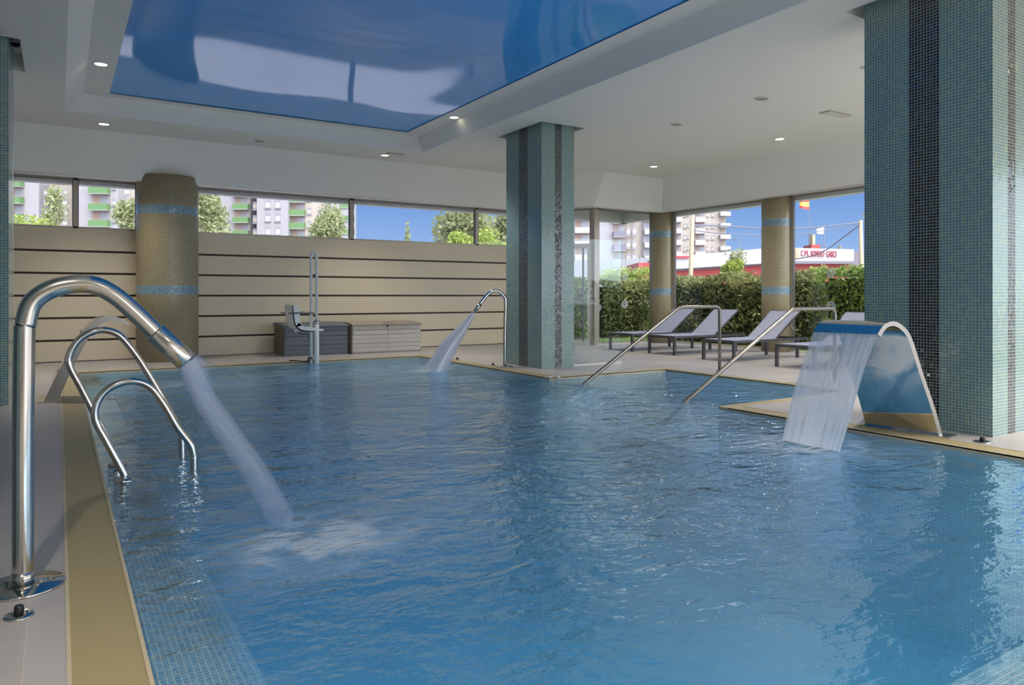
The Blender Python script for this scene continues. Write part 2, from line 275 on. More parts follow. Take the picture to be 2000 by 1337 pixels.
# ---------------------------------------------------------------- mesh building
class MB:
    def __init__(s): s.v = []; s.f = []; s.m = []; s.s = []; s.uv = {}
    def face(s, idx, mi=0, sm=False, uv=None):
        if uv: s.uv[len(s.f)] = uv
        s.f.append(tuple(idx)); s.m.append(mi); s.s.append(sm)
    def quad(s, pts, mi=0, uv=None, sm=False):
        b = len(s.v); s.v += [tuple(p) for p in pts]; s.face(range(b, b + len(pts)), mi, sm, uv)
    def box(s, x0, x1, y0, y1, z0, z1, mi=0, M4=None):
        b = len(s.v); P = [(x, y, z) for z in (z0, z1) for x, y in ((x0, y0), (x1, y0), (x1, y1), (x0, y1))]
        if M4 is not None: P = [tuple(M4 @ Vector(p)) for p in P]
        s.v += P
        for q in ((0, 3, 2, 1), (4, 5, 6, 7), (0, 1, 5, 4), (1, 2, 6, 5), (2, 3, 7, 6), (3, 0, 4, 7)): s.face([b + i for i in q], mi)
    def bar(s, a, c, w, h, mi=0):                       # box from a to c, w wide (level), h high
        a = Vector(a); c = Vector(c); d = (c - a); L = d.length; d.normalize()
        side = d.cross(Vector((0, 0, 1)))
        side = side.normalized() if side.length > 1e-4 else Vector((1, 0, 0)); up = side.cross(d)
        M4 = Matrix((( side.x, d.x, up.x, a.x), (side.y, d.y, up.y, a.y), (side.z, d.z, up.z, a.z), (0, 0, 0, 1)))
        s.box(-w / 2, w / 2, 0, L, -h / 2, h / 2, mi, M4)
    def tube(s, pts, r, n=16, mi=0, caps=True, sm=True):
        pts = [Vector(p) for p in pts]; rs = r if isinstance(r, (list, tuple)) else [r] * len(pts)
        tg = [(pts[min(i + 1, len(pts) - 1)] - pts[max(i - 1, 0)]).normalized() for i in range(len(pts))]
        u = tg[0].cross(Vector((0, 0, 1))); u = u if u.length > .05 else tg[0].cross(Vector((0, 1, 0))); u.normalize()
        b = len(s.v); L = 0
        for i, p in enumerate(pts):
            u = (u - tg[i] * u.dot(tg[i])).normalized(); w = tg[i].cross(u)
            for k in range(n):
                a = 2 * math.pi * k / n; s.v.append(tuple(p + (u * math.cos(a) + w * math.sin(a)) * rs[i]))
        tot = len(pts) - 1
        for i in range(tot):
            for k in range(n):
                k2 = (k + 1) % n
                s.face((b + i * n + k, b + i * n + k2, b + (i + 1) * n + k2, b + (i + 1) * n + k), mi, sm,
                       [(k / n, i / tot), ((k + 1) / n, i / tot), ((k + 1) / n, (i + 1) / tot), (k / n, (i + 1) / tot)])
        if caps:
            s.face([b + k for k in range(n)][::-1], mi); s.face([b + tot * n + k for k in range(n)], mi)
    def lathe(s, prof, c=(0, 0, 0), n=48, mi=0, sm=True, mfun=None):   # prof [(r,z)], uv in metres round the girth
        b = len(s.v); c = Vector(c)
        for r, z in prof:
            for k in range(n):
                a = 2 * math.pi * k / n; s.v.append((c.x + r * math.cos(a), c.y + r * math.sin(a), c.z + z))
        for i in range(len(prof) - 1):
            r = max(prof[i][0], prof[i + 1][0])
            mm = mfun(i) if mfun else mi
            for k in range(n):
                k2 = (k + 1) % n; a0 = 2 * math.pi * k / n * r; a1 = 2 * math.pi * (k + 1) / n * r
                s.face((b + i * n + k, b + i * n + k2, b + (i + 1) * n + k2, b + (i + 1) * n + k), mm, sm, [(a0, prof[i][1]), (a1, prof[i][1]), (a1, prof[i + 1][1]), (a0, prof[i + 1][1])])
        s.face([b + k for k in range(n)][::-1], mi); s.face([b + (len(prof) - 1) * n + k for k in range(n)], mi)
    def strip(s, A, B, mi=0, sm=True):                  # surface between two rails; uv u across, v along
        b = len(s.v); n = len(A)
        for a, c in zip(A, B): s.v += [tuple(a), tuple(c)]
        for i in range(n - 1):
            s.face((b + 2 * i, b + 2 * i + 1, b + 2 * i + 3, b + 2 * i + 2), mi, sm, [(0, i / (n - 1)), (1, i / (n - 1)), (1, (i + 1) / (n - 1)), (0, (i + 1) / (n - 1))])
    def prism(s, poly, axis_vec, mi=0, sm=False):       # closed 3-D polygon pushed along a vector
        poly = [Vector(p) for p in poly]; n = len(poly); b = len(s.v); d = Vector(axis_vec)
        s.v += [tuple(p) for p in poly] + [tuple(p + d) for p in poly]
        s.face(list(range(b, b + n))[::-1], mi); s.face(range(b + n, b + 2 * n), mi)
        for i in range(n): j = (i + 1) % n; s.face((b + i, b + j, b + n + j, b + n + i), mi, sm)
    def build(s, name, mats, parent=None, loc=None, rz=0.0, bevel=0):
        me = bpy.data.meshes.new(name); me.from_pydata(s.v, [], s.f)
        for x in (mats if isinstance(mats, (list, tuple)) else [mats]): me.materials.append(M[x] if isinstance(x, str) else x)
        me.polygons.foreach_set('material_index', s.m); me.polygons.foreach_set('use_smooth', s.s)
        uvl = me.uv_layers.new(name='UVMap').data
        for p in me.polygons:
            if p.index in s.uv:
                for li, q in zip(p.loop_indices, s.uv[p.index]): uvl[li].uv = q
            else:
                nx, ny, nz_ = (abs(c) for c in p.normal)
                for li in p.loop_indices:
                    v = me.vertices[me.loops[li].vertex_index].co
                    uvl[li].uv = (v.x, v.y) if nz_ >= nx and nz_ >= ny else ((v.y, v.z) if nx > ny else (v.x, v.z))
        o = bpy.data.objects.new(name, me); COL.objects.link(o)
        if parent: o.parent = parent
        if loc is not None: o.location = loc
        o.rotation_euler.z = rz
        if bevel:
            md = o.modifiers.new('b', 'BEVEL'); md.width = bevel; md.segments = 2; md.limit_method = 'ANGLE'
        return o
def tag(o, label=None, cat=None, group=None, kind=None):
    if label: o['label'] = label
    if cat: o['category'] = cat
    if group: o['group'] = group
    if kind: o['kind'] = kind
    return o
def empty(name, loc, rz=0, **kw):
    o = bpy.data.objects.new(name, None); COL.objects.link(o); o.location = loc; o.rotation_euler.z = rz; o.empty_display_size = .1
    return tag(o, **kw)
KIDS = {}
def copy_tree(o, parent=None):
    c = o.copy(); COL.objects.link(c)
    if parent: c.parent = parent
    for ch in [x for x in bpy.data.objects if x.parent == o]: copy_tree(ch, c)
    return c
def smooth_path(P, n=8):
    P = [Vector(p) for p in P]; out = []
    for i in range(len(P) - 1):
        p0 = P[max(i - 1, 0)]; p1 = P[i]; p2 = P[i + 1]; p3 = P[min(i + 2, len(P) - 1)]
        for k in range(n):
            u = k / n; out.append(.5 * ((2 * p1) + (p2 - p0) * u + (2 * p0 - 5 * p1 + 4 * p2 - p3) * u * u + (3 * p1 - p0 - 3 * p2 + p3) * u ** 3))
    out.append(P[-1]); return out
def fillet(P, r, n=6):
    P = [Vector(p) for p in P]; out = [P[0]]
    for i in range(1, len(P) - 1):
        a = (P[i - 1] - P[i]); b = (P[i + 1] - P[i]); q = min(r, a.length * .49, b.length * .49); s0 = P[i] + a.normalized() * q; s1 = P[i] + b.normalized() * q
        for k in range(n + 1): u = k / n; out.append(s0 * (1 - u) ** 2 + P[i] * 2 * u * (1 - u) + s1 * u * u)
    out.append(P[-1]); return out

# ================================================================ THE ROOM
WZ = -.025                                              # water level
PX0, PX1, PY0, PY1 = .23, 5.55, .82, 12.0               # pool
BX1, BY0, BY1 = 7.67, 4.97, 7.89                        # side bay with the steps
CW = .21; BW = .13
CEIL = 3.67; TRAY = 3.92; WTOP = 2.99; SILL = 2.22
Y_NEAR, X_LEFT, X_RIGHT, Y_BACK, Y_DOOR = -6.0, -3.6, 12.1, 14.0, 12.6

# floor
mb = MB()
def fl(x0, x1, y0, y1): mb.box(x0, x1, y0, y1, -.2, 0)
fl(X_LEFT, PX0 - CW, Y_NEAR, Y_BACK)
fl(PX0 - CW, PX1 + CW, Y_NEAR, PY0 - CW); fl(PX0 - CW, PX1 + CW, PY1 + CW, Y_BACK)
fl(PX1 + CW, X_RIGHT, Y_NEAR, BY0 - BW); fl(PX1 + CW, X_RIGHT, BY1 + BW, Y_DOOR); fl(BX1 + BW, X_RIGHT, BY0 - BW, BY1 + BW); fl(PX1 + CW, 10.1, Y_DOOR, Y_BACK)
tag(mb.build('floor', 'deck'), 'taupe porcelain deck tiles around the pool', kind='structure')

# pool shell
mb = MB()
def wallq(a, b, z0, z1): mb.quad([(a[0], a[1], z0), (b[0], b[1], z0), (b[0], b[1], z1), (a[0], a[1], z1)])
DZ, SH = -1.35, -.42
LX, NY = .69, 1.48                                       # underwater shelf edges
top = -.06
wallq((PX0, PY0), (PX0, PY1), SH, top); wallq((PX0, PY1), (PX1, PY1), DZ, top)
wallq((PX1, PY1), (PX1, BY1), DZ, top); wallq((PX1, BY0), (PX1, PY0), DZ, top); wallq((PX1, PY0), (PX0, PY0), SH, top)
wallq((PX1, BY1), (BX1, BY1), -.5, top); wallq((BX1, BY1), (BX1, BY0), -.5, top); wallq((BX1, BY0), (PX1, BY0), -.5, top); wallq((PX1, BY1), (PX1, BY0), DZ, -.5)
wallq((LX, PY1), (LX, NY), DZ, SH); wallq((LX, NY), (PX1, NY), DZ, SH)
def fq(x0, x1, y0, y1, z): mb.quad([(x0, y0, z), (x1, y0, z), (x1, y1, z), (x0, y1, z)])
fq(PX0, LX, PY0, PY1, SH); fq(LX, PX1, PY0, NY, SH); fq(LX, PX1, NY, PY1, DZ); mb.m[-1] = 1; mb.m[9] = 1; mb.m[10] = 1; fq(PX1, BX1, BY0, BY1, -.5)
tag(mb.build('pool_shell_wall', ['pool_tile', 'pool_deep']), 'blue mosaic pool basin with shelves along two sides', kind='structure')

# grating borders
def coping(n, x0, x1, y0, y1, along, label):
    mb = MB(); mb.box(x0, x1, y0, y1, -.2, 0)
    if along == 'x':
        for i, q in enumerate(((0, 1), (1, 1), (1, 0), (0, 0))): pass
        mb.uv[1] = [(y0, x0), (y0, x1), (y1, x1), (y1, x0)]
    mb.uv.setdefault(1, [(x0, y0), (x1, y0), (x1, y1), (x0, y1)])
    for i in (0, 2, 3, 4, 5): mb.m[i] = 1
    # pale lip along both edges
    w = .012
    if along == 'x': mb.box(x0, x1, y0, y0 + w, -.01, .003, 1); mb.box(x0, x1, y1 - w, y1, -.01, .003, 1)
    else: mb.box(x0, x0 + w, y0, y1, -.01, .003, 1); mb.box(x1 - w, x1, y0, y1, -.01, .003, 1)
    tag(mb.build('trim_%d' % n, ['grating', 'grate_frame']), label, kind='structure')
coping(1, PX0 - CW, PX0, PY0 - CW, PY1 + CW, 'y', 'tan overflow grating along the long left edge of the pool')
coping(2, PX0, PX1 + CW, PY1, PY1 + CW, 'x', 'tan overflow grating along the far edge of the pool')
coping(3, PX1, PX1 + CW, BY1 + BW, PY1, 'y', 'tan grating edge in front of the middle mosaic column')
coping(4, PX1, BX1 + BW, BY1, BY1 + BW, 'x', 'tan edge strip on the far side of the stepped bay')
coping(5, BX1, BX1 + BW, BY0 - BW, BY1, 'y', 'tan edge strip on the window side of the stepped bay')
coping(6, PX1, BX1, BY0 - BW, BY0, 'x', 'tan edge strip on the near side of the stepped bay')
coping(7, PX1, PX1 + CW, PY0 - CW, BY0 - BW, 'y', 'tan grating edge under the steel cascade')
coping(8, PX0, PX1, PY0 - CW, PY0, 'x', 'tan grating on the near pool edge')

# water surface (real low waves; fine ripples in the material)
mb = MB(); NXW, NYW = 110, 230
def wv(x, y):
    a = noise.noise(Vector((x * 1.1 + 3, y * 1.5, .3))) * .009 + noise.noise(Vector((x * 3.1, y * 4.2, 1.7))) * .004
    e = min(1, max(0, min(x - PX0, y - PY0, PY1 - y)) / .15) * (1 if y > BY0 - .2 and y < BY1 + .2 else min(1, max(0, PX1 - x) / .15))
    return WZ + a * (.25 + .75 * e)
def wgrid(x0, x1, y0, y1, nx, ny):
    b = len(mb.v)
    for j in range(ny + 1):
        for i in range(nx + 1):
            x = x0 + (x1 - x0) * i / nx; y = y0 + (y1 - y0) * j / ny; mb.v.append((x, y, wv(min(x, PX1), y) if x <= PX1 else WZ))
    for j in range(ny):
        for i in range(nx): a = b + j * (nx + 1) + i; mb.face((a, a + 1, a + nx + 2, a + nx + 1), 0, True)
wgrid(PX0, PX1, PY0, PY1, NXW, NYW); 
mb.quad([(PX1, BY0, WZ), (BX1, BY0, WZ), (BX1, BY1, WZ), (PX1, BY1, WZ)])
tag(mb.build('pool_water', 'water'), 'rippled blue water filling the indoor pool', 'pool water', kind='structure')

# back wall: cream boards with brown grooves
mb = MB()
for (x0, x1) in ((X_LEFT, 9.05),):
    mb.box(x0, x1, Y_BACK + .03, Y_BACK + .2, 0, SILL - .02, 1)
    zs = [0, .36, .73, 1.10, 1.47, 1.84]
    for i, z in enumerate(zs):
        mb.box(x0, x1, Y_BACK, Y_BACK + .03, z + .018, (zs[i + 1] - .018) if i < 5 else SILL, 0)
tag(mb.build('wall_back', ['board', 'slot']), 'cream board wall with thin dark horizontal grooves', kind='structure')

# strip windows above it
edges = [(X_LEFT, XatY(20, 14)), (XatY(20, 14), XatY(147.5, 14)), (XatY(147.5, 14), XatY(270, 14)), (XatY(270, 14) + .02, XatY(381, 14)), (XatY(381, 14), XatY(687, 14)), (XatY(687, 14), XatY(931.5, 14)), (XatY(931.5, 14), 9.0)]
def window(n, A, B, z0, z1, label, fwid=.035, dark=.012, glass='glass'):
    A = Vector((*A, 0)); B = Vector((*B, 0)); d = B - A; L = d.length; rz = math.atan2(d.y, d.x)
    r = empty('window_%d' % n, A, rz, label=label, kind='structure')
    mb = MB()
    for (x0, x1, a, b) in ((0, L, z0, z0 + fwid * .8), (0, L, z1 - .03, z1), (0, fwid, z0, z1), (L - fwid, L, z0, z1)): mb.box(x0, x1, -.03, .05, a, b)
    mb.box(fwid, fwid + dark, -.02, .04, z0 + .03, z1 - .03, 1); mb.box(L - fwid - dark, L - fwid, -.02, .04, z0 + .03, z1 - .03, 1); mb.box(fwid, L - fwid, -.035, .04, z1 - .04, z1 - .03, 1)
    mb.build('window_frame', ['alu', 'alu_dark'], r)
    g = MB(); g.quad([(fwid, .01, z0 + .03), (L - fwid, .01, z0 + .03), (L - fwid, .01, z1 - .03), (fwid, .01, z1 - .03)]); g.build('pane', glass, r)
    return r
for i, (a, b) in enumerate(edges):
    window(i + 1, (a, Y_BACK + .03), (b, Y_BACK + .03), SILL, WTOP + .06, 'strip window %s above the cream board wall' % ['behind the near green column', 'left of the round column, showing a clipped bush', 'next to the round beige column', 'behind the round beige column', 'showing white flats with green balconies', 'showing open blue sky and a cypress tip', 'showing a large leafy tree'][i])
# full-height glazing at the corner and along the right side
window(8, (9.05, 13.94), (10.08, 12.63), 0, WTOP + .06, 'tall glazing bay with a glass door', fwid=.07)
window(9, (10.14, Y_DOOR), (11.86, Y_DOOR), 0, WTOP + .06, 'tall corner window beside the glass door', fwid=.06)
window(10, (X_RIGHT, 12.22), (X_RIGHT, 9.62), 0, WTOP + .06, 'tall window between the two slim beige columns', fwid=.06)
window(11, (X_RIGHT, 9.0), (X_RIGHT, 5.6), 0, WTOP + .06, 'tall window with the flag beyond, next to the big column', fwid=.035)
window(12, (X_RIGHT, 5.55), (X_RIGHT, 1.2), 0, WTOP + .06, 'tall side window hidden by the big column', fwid=.06)
window(13, (X_RIGHT, 1.15), (X_RIGHT, -2.4), 0, WTOP + .06, 'tall side window behind the viewer', fwid=.06)
window(14, (X_RIGHT, -2.45), (X_RIGHT, Y_NEAR), 0, WTOP + .06, 'last side window behind the viewer', fwid=.06)
mb = MB(); mb.box(X_LEFT, X_LEFT + 3.925 * 1.4, Y_NEAR - .1, Y_NEAR, 0, CEIL)  # unseen wall kept solid here to hold light off the left side
tag(mb.build('wall_near', 'paint'), 'unseen plain white wall behind the viewer, blocking daylight on the left', kind='structure')
for i in range(3):
    x0 = X_LEFT + 3.925 * 1.4 + i * 3.4; window(15 + i, (x0, Y_NEAR), (x0 + 3.4, Y_NEAR), 0, WTOP + .06, 'unseen glazed wall added behind the viewer for daylight', fwid=.07)  # out-of-view glazing added to let daylight in from behind
mb = MB(); mb.box(X_LEFT - .2, X_LEFT, Y_NEAR, Y_BACK + .2, -.2, CEIL)
tag(mb.build('wall_left', 'paint'), 'plain white side wall', kind='structure')
# corner posts
mb = MB(); mb.box(10.04, 10.16, Y_DOOR - .06, Y_DOOR + .08, 0, WTOP + .04)
tag(mb.build('trim_9', 'alu'), 'champagne metal post between glass door and corner window', kind='structure')
# window head trims: pale ledge along the top
mb = MB(); 
for i in range(4):
    a = Vector((*[(X_LEFT, 13.35), (8.75, 13.35), (9.68, 12.12), (11.65, 12.12), (11.65, Y_NEAR)][i], 0)); c = Vector((*[(X_LEFT, 13.35), (8.75, 13.35), (9.68, 12.12), (11.65, 12.12), (11.65, Y_NEAR)][i + 1], 0))
    mb.bar(a + Vector((0, 0, WTOP + .012)), c + Vector((0, 0, WTOP + .012)), .03, .035 if i < 1 else .015)
tag(mb.build('trim_10', 'alu_light'), 'pale metal ledge above the strip windows', kind='structure')
mb = MB(); mb.box(X_RIGHT - .06, X_RIGHT + .1, Y_NEAR, 12.2, -.0, .03); mb.box(10.1, X_RIGHT, Y_DOOR - .04, Y_DOOR + .1, 0, .03)
tag(mb.build('trim_11', 'alu_light'), 'pale metal sill at the foot of the tall windows', kind='structure')

# glass door leaf in the oblique bay
A = Vector((9.05, 13.94, 0)); B = Vector((10.08, 12.63, 0)); d = B - A
r = empty('door_1', A, math.atan2(d.y, d.x), label='glass door in a pale metal frame beside the middle column', kind='structure'); L = d.length
mb = MB()
mb.box(.07, L - .07, -.05, .03, 2.16, 2.26); mb.box(L - .13, L - .07, -.05, .03, 0, 2.16); mb.box(.07, .13, -.05, .03, 0, 2.16); mb.box(.13, L - .13, -.05, .03, 0, .09)
mb.build('door_frame', 'alu_light', r)
mb = MB(); mb.box(L - .24, L - .205, -.07, -.03, .09, 2.16); mb.build('door_stile', 'alu_dark', r)
mb = MB(); mb.tube([(.2, -.11, 1.02), (L - .22, -.11, 1.02)], .014, 8); mb.box(L - .25, L - .21, -.12, -.03, .93, 1.12); mb.build('door_handle', 'black', r)

# ceiling with tray, column pockets and sloped edge
mb = MB()
TX0, TX1, TY0, TY1 = .07, 5.52, .3, 11.78
holes = [(TX0, TX1, TY0, TY1), (6.03, 6.84, 8.78, 10.06), (6.03, 6.84, 2.60, 3.93), (-1.13, -.33, 8.74, 10.0), (-1.13, -.33, 2.60, 3.93)]
EX = 11.24; EY = 12.9; EY2 = 11.65
xs = sorted({X_LEFT, 8.6, EX, *[h[0] for h in holes], *[h[1] for h in holes]}); ys = sorted({Y_NEAR, EY, EY2, *[h[2] for h in holes], *[h[3] for h in holes]})
for i in range(len(xs) - 1):
    for j in range(len(ys) - 1):
        cx = (xs[i] + xs[i + 1]) / 2; cy = (ys[j] + ys[j + 1]) / 2
        if any(h[0] < cx < h[1] and h[2] < cy < h[3] for h in holes): continue
        if cx > 8.6 and cy > EY2: continue
        mb.quad([(xs[i], ys[j], CEIL), (xs[i], ys[j + 1], CEIL), (xs[i + 1], ys[j + 1], CEIL), (xs[i + 1], ys[j], CEIL)])
mb.quad([(8.6, EY2, CEIL), (8.6, EY, CEIL), (9.6, EY2, CEIL)])
# sloped edge down to the window heads
inner = [(X_LEFT, EY), (8.6, EY), (9.6, EY2), (EX, EY2), (EX, Y_NEAR)]; outer = [(X_LEFT, 13.35), (8.75, 13.35), (9.68, 12.12), (11.65, 12.12), (11.65, Y_NEAR)]
wall_ = [(X_LEFT, Y_BACK + .1), (9.05, Y_BACK + .1), (10.15, Y_DOOR + .1), (X_RIGHT + .1, Y_DOOR + .1), (X_RIGHT + .1, Y_NEAR)]
for i in range(4): mb.quad([(*inner[i], CEIL), (*outer[i], WTOP), (*outer[i + 1], WTOP), (*inner[i + 1], CEIL)])
# window-head returns
for i in range(4): mb.quad([(*outer[i], WTOP), (*outer[i + 1], WTOP), (*wall_[i + 1], WTOP + .08), (*wall_[i], WTOP + .08)])
mb.quad([(X_LEFT, Y_NEAR, CEIL), (EX, Y_NEAR, CEIL), (X_RIGHT, Y_NEAR, WTOP), (X_LEFT, Y_NEAR, WTOP)])
# column pockets
for h in holes[1:]:
    x0, x1, y0, y1 = h; z = CEIL + .2
    mb.quad([(x0, y0, CEIL), (x1, y0, CEIL), (x1, y0, z), (x0, y0, z)]); mb.quad([(x0, y1, CEIL), (x1, y1, CEIL), (x1, y1, z), (x0, y1, z)])
    mb.quad([(x0, y0, CEIL), (x0, y1, CEIL), (x0, y1, z), (x0, y0, z)]); mb.quad([(x1, y0, CEIL), (x1, y1, CEIL), (x1, y1, z), (x1, y0, z)]); mb.quad([(x0, y0, z), (x1, y0, z), (x1, y1, z), (x0, y1, z)])
# tray sides (leaning in) and inner ledge
IX0, IX1, IY0, IY1 = .29, 5.39, .5, 11.72
o4 = [(TX0, TY0), (TX1, TY0), (TX1, TY1), (TX0, TY1)]; i4 = [(IX0, IY0), (IX1, IY0), (IX1, IY1), (IX0, IY1)]
FX0, FX1, FY0, FY1 = .60, 5.10, .9, 11.52
f4 = [(FX0, FY0), (FX1, FY0), (FX1, FY1), (FX0, FY1)]
for k in range(4):
    q = (k + 1) % 4; mb.quad([(*o4[k], CEIL), (*o4[q], CEIL), (*i4[q], TRAY), (*i4[k], TRAY)]); mb.quad([(*i4[k], TRAY), (*i4[q], TRAY), (*f4[q], TRAY), (*f4[k], TRAY)])
tag(mb.build('ceiling', 'paint'), 'white plaster ceiling with a recessed tray over the pool', kind='structure')
mb = MB(); mb.quad([(FX0 - .02, FY0 - .02, TRAY + .012), (FX0 - .02, FY1 + .02, TRAY + .012), (FX1 + .02, FY1 + .02, TRAY + .012), (FX1 + .02, FY0 - .02, TRAY + .012)])
tag(mb.build('ceiling_panel', 'film'), 'glossy blue stretch ceiling film over the pool', kind='structure')
mb = MB(); mb.box(X_LEFT - .2, X_RIGHT + .5, Y_NEAR - .3, Y_BACK + .5, 4.25, 4.5)
mb.box(X_RIGHT + .3, X_RIGHT + .5, Y_NEAR - .3, Y_BACK + .5, WTOP, 4.25); mb.box(X_LEFT - .2, X_RIGHT + .5, Y_BACK + .3, Y_BACK + .5, WTOP, 4.25); mb.box(X_LEFT - .2, X_RIGHT + .5, Y_NEAR - .3, Y_NEAR - .1, WTOP, 4.25)
tag(mb.build('roof', 'paint'), 'flat roof slab over the pool hall', kind='structure')

# square mosaic columns
def column(x0, x1, y0, y1, ztop, label):
    mb = MB(); cx = (x0 + x1) / 2; cy = (y0 + y1) / 2
    def vf(a, c, mi, u0, u1, flip=False): mb.quad([(*a, 0), (*c, 0), (*c, ztop), (*a, ztop)], mi, [(u0, 0), (u1, 0), (u1, ztop), (u0, ztop)])
    T = .0252
    for X in (x0, x1):
        h = 5 * T; c0 = round(cy / T) * T
        for a, c, mi in ((y0, c0 - h, 0), (c0 - h, c0 + h, 1), (c0 + h, y1, 0)): vf((X, a), (X, c), mi, a, c)
    for Y in (y0, y1):
        c0 = round(cx / T) * T - T / 2; h = 2.5 * T
        c0 = round((cx - h) / T) * T + h
        for a, c, mi in ((x0, c0 - h, 0), (c0 - h, c0 + h, 1), (c0 + h, x1, 0)): vf((a, Y), (c, Y), mi, a, c)
    return tag(mb.build('column', ['glass_tile', 'dark_tile']), label, 'column', kind='structure')
column(6.13, 6.74, 8.92, 9.93, CEIL + .2, 'green mosaic column with dark stripes in the middle of the hall')
column(6.13, 6.74, 2.75, 3.80, CEIL + .2, 'large green mosaic column right beside the steel cascade')
column(-1.03, -.43, 8.85, 9.86, CEIL + .2, 'green mosaic column at the left edge of the pool hall')
column(-1.03, -.43, 2.75, 3.80, CEIL + .2, 'green mosaic column outside the frame on the left')
# round beige columns
def round_column(x, y, r, label, zt=WTOP + .12):
    mb = MB(); pr = [(r, 0), (r, 1.12), (r, 1.27), (r, 2.46), (r, 2.60), (r, zt)]
    mb.lathe(pr, (0, 0, 0), 64, mfun=lambda i: 1 if i in (1, 3) else 0)
    return tag(mb.build('round_column', ['beige_tile', 'band_tile'], loc=(x, y, 0)), label, 'column', kind='structure')
round_column(1.575, 13.58, .485, 'thick round beige mosaic column against the board wall')
round_column(12.02, 12.50, .285, 'slim round beige mosaic column in the glazed corner')
round_column(12.02, 9.29, .285, 'round beige mosaic column between the side windows')
round_column(12.02, -2.4, .285, 'round beige mosaic column outside the frame')

# ================================================================ LIGHTS IN THE CEILING
def downlight(p, label, power=42, r=.085, spot=True, size=140):
    o = empty('downlight', p, label=label, cat='ceiling light', group='recessed downlights')
    mb = MB(); mb.lathe([(r, 0), (r, -.006), (r * .86, -.008), (r * .80, 0.0)], n=28); mb.build('trim_ring', 'white', o)
    mb = MB(); mb.lathe([(r * .80, .002), (r * .78, -.004)], n=28); mb.build('lamp', 'lamp', o)
    if spot:
        l = bpy.data.lights.new('lamp_light', 'SPOT'); l.energy = power; l.spot_size = math.radians(size); l.spot_blend = 1; l.color = (1, .93, .82); l.shadow_soft_size = .07
        q = bpy.data.objects.new('lamp_light', l); COL.objects.link(q); q.parent = o; q.location = (0, 0, -.03)
    return o
POW = 215
downlight(G(203, 242, CEIL), 'lit round downlight above the left end of the strip windows', power=POW, size=102)
downlight(G(752, 303, CEIL), 'lit round downlight left of the middle column', power=POW, size=102)
downlight(G(1277, 325, CEIL), 'lit round downlight nearest the glazed corner', power=POW)
downlight(G(1523, 271, CEIL), 'lit round downlight near the long side windows', power=POW)
downlight(G(197, 125, TRAY), 'lit round downlight on the left ledge of the tray', power=POW, size=95)
downlight(G(887, 229, TRAY), 'lit round downlight on the far right ledge of the tray', power=POW, size=80)
for (x, y) in ((8.0, 4.6), (9.0, 2.0), (9.0, -2.0), (7.8, .8), (10.4, .4), (7.6, -3.5), (1.5, -1.5), (4.5, -1.5), (6.6, .2), (1.5, -4), (4.5, -4), (-.6, .5)):  # unseen lamps added as fill light for the room
    downlight(Vector((x, y, CEIL)), 'unseen fill downlight added in the ceiling out of view', power=POW * 1.62)
def disc(name, p, r, mats, label, cat, ring=True):
    o = empty(name, p, label=label, cat=cat)
    mb = MB(); mb.lathe([(r, 0), (r, -.012), (r * .84, -.014), (r * .8, -.004)], n=28); mb.build('rim', 'white', o)
    mb = MB(); mb.lathe([(r * .82, 0), (r * .8, -.008)], n=28); mb.build('cone', mats, o)
    return o
disc('ceiling_speaker', G(1321, 242, CEIL), .10, 'vent', 'round white ceiling speaker right of the middle column', 'speaker')
disc('ceiling_speaker', G(1488, 192, CEIL), .10, 'vent', 'dull grey ceiling disc beside the air grille', 'speaker')
disc('ceiling_speaker', G(507, 275, CEIL), .085, 'vent', 'grey ceiling disc above the strip windows', 'speaker')
disc('ceiling_speaker', G(1697, 131, CEIL), .08, 'vent', 'small ceiling disc half hidden by the big column', 'speaker')
def grille(p, w, l, label, rz):
    o = empty('air_vent', p, rz, label=label, cat='air vent')
    mb = MB(); mb.box(-w / 2, w / 2, -l / 2, l / 2, -.012, 0); mb.build('frame', 'vent', o)
    for i in range(5): mb = MB(); y = -w / 2 + w * (i + .5) / 5; mb.box(y - .005, y + .005, -l / 2 + .02, l / 2 - .02, -.02, -.012); mb.build('slat', 'white', o)
grille(G(1632, 222, CEIL), .16, .52, 'long pale air grille in the ceiling by the big column', math.radians(90))
grille(G(772, 300, CEIL), .10, .30, 'small air grille beside the downlight near the middle column', math.radians(90))
o = empty('security_camera', G(31, 116, CEIL + .0) + Vector((.0, 0, .2)), label='small dark dome camera in the ceiling pocket over the left column', cat='camera')
mb = MB(); mb.lathe([(.05, 0), (.05, -.03)], n=20); mb.build('mount', 'white', o); mb = MB(); mb.lathe([(.042, -.03), (.036, -.05), (.02, -.066), (.002, -.07)], n=20); mb.build('dome', 'black', o)

# ================================================================ POOL FITTINGS
# near water cannon
Yc = 3.29; A = (0, Yc); B = (1, Yc)
def pv(px, py): return PV(px, py, A, B)
root = empty('water_cannon', (-.115, Yc, 0), label='polished steel swan-neck water cannon on the near left deck', cat='pool water jet')
def rel(ps, o): return [Vector(p) - Vector(o) for p in ps]
path = [(-.115, Yc, .012), (-.115, Yc, .5)] + [pv(*q) for q in ((47.5, 660), (50, 632), (63, 591), (97, 566), (141, 555), (185, 557), (226, 578), (268, 614), (306, 651))]
sp_ = smooth_path(path, 7); mb = MB(); mb.tube(rel(sp_, root.location), .0355, 24); mb.build('pipe', 'steel', root)
mb = MB(); a = pv(302, 647); c = pv(364, 705); mb.tube(rel([a, a.lerp(c, .04), a.lerp(c, .96), c], root.location), [.038, .0435, .0435, .040], 24); mb.build('nozzle', 'steel', root)
mb = MB(); mb.lathe([(.14, 0), (.14, .007), (.137, .011), (.036, .013)], n=64); mb.build('base_plate', 'steel_mirror', root)
mb = MB(); mb.lathe([(.037, .010), (.037, .06)], n=32); mb.build('collar', 'steel', root)
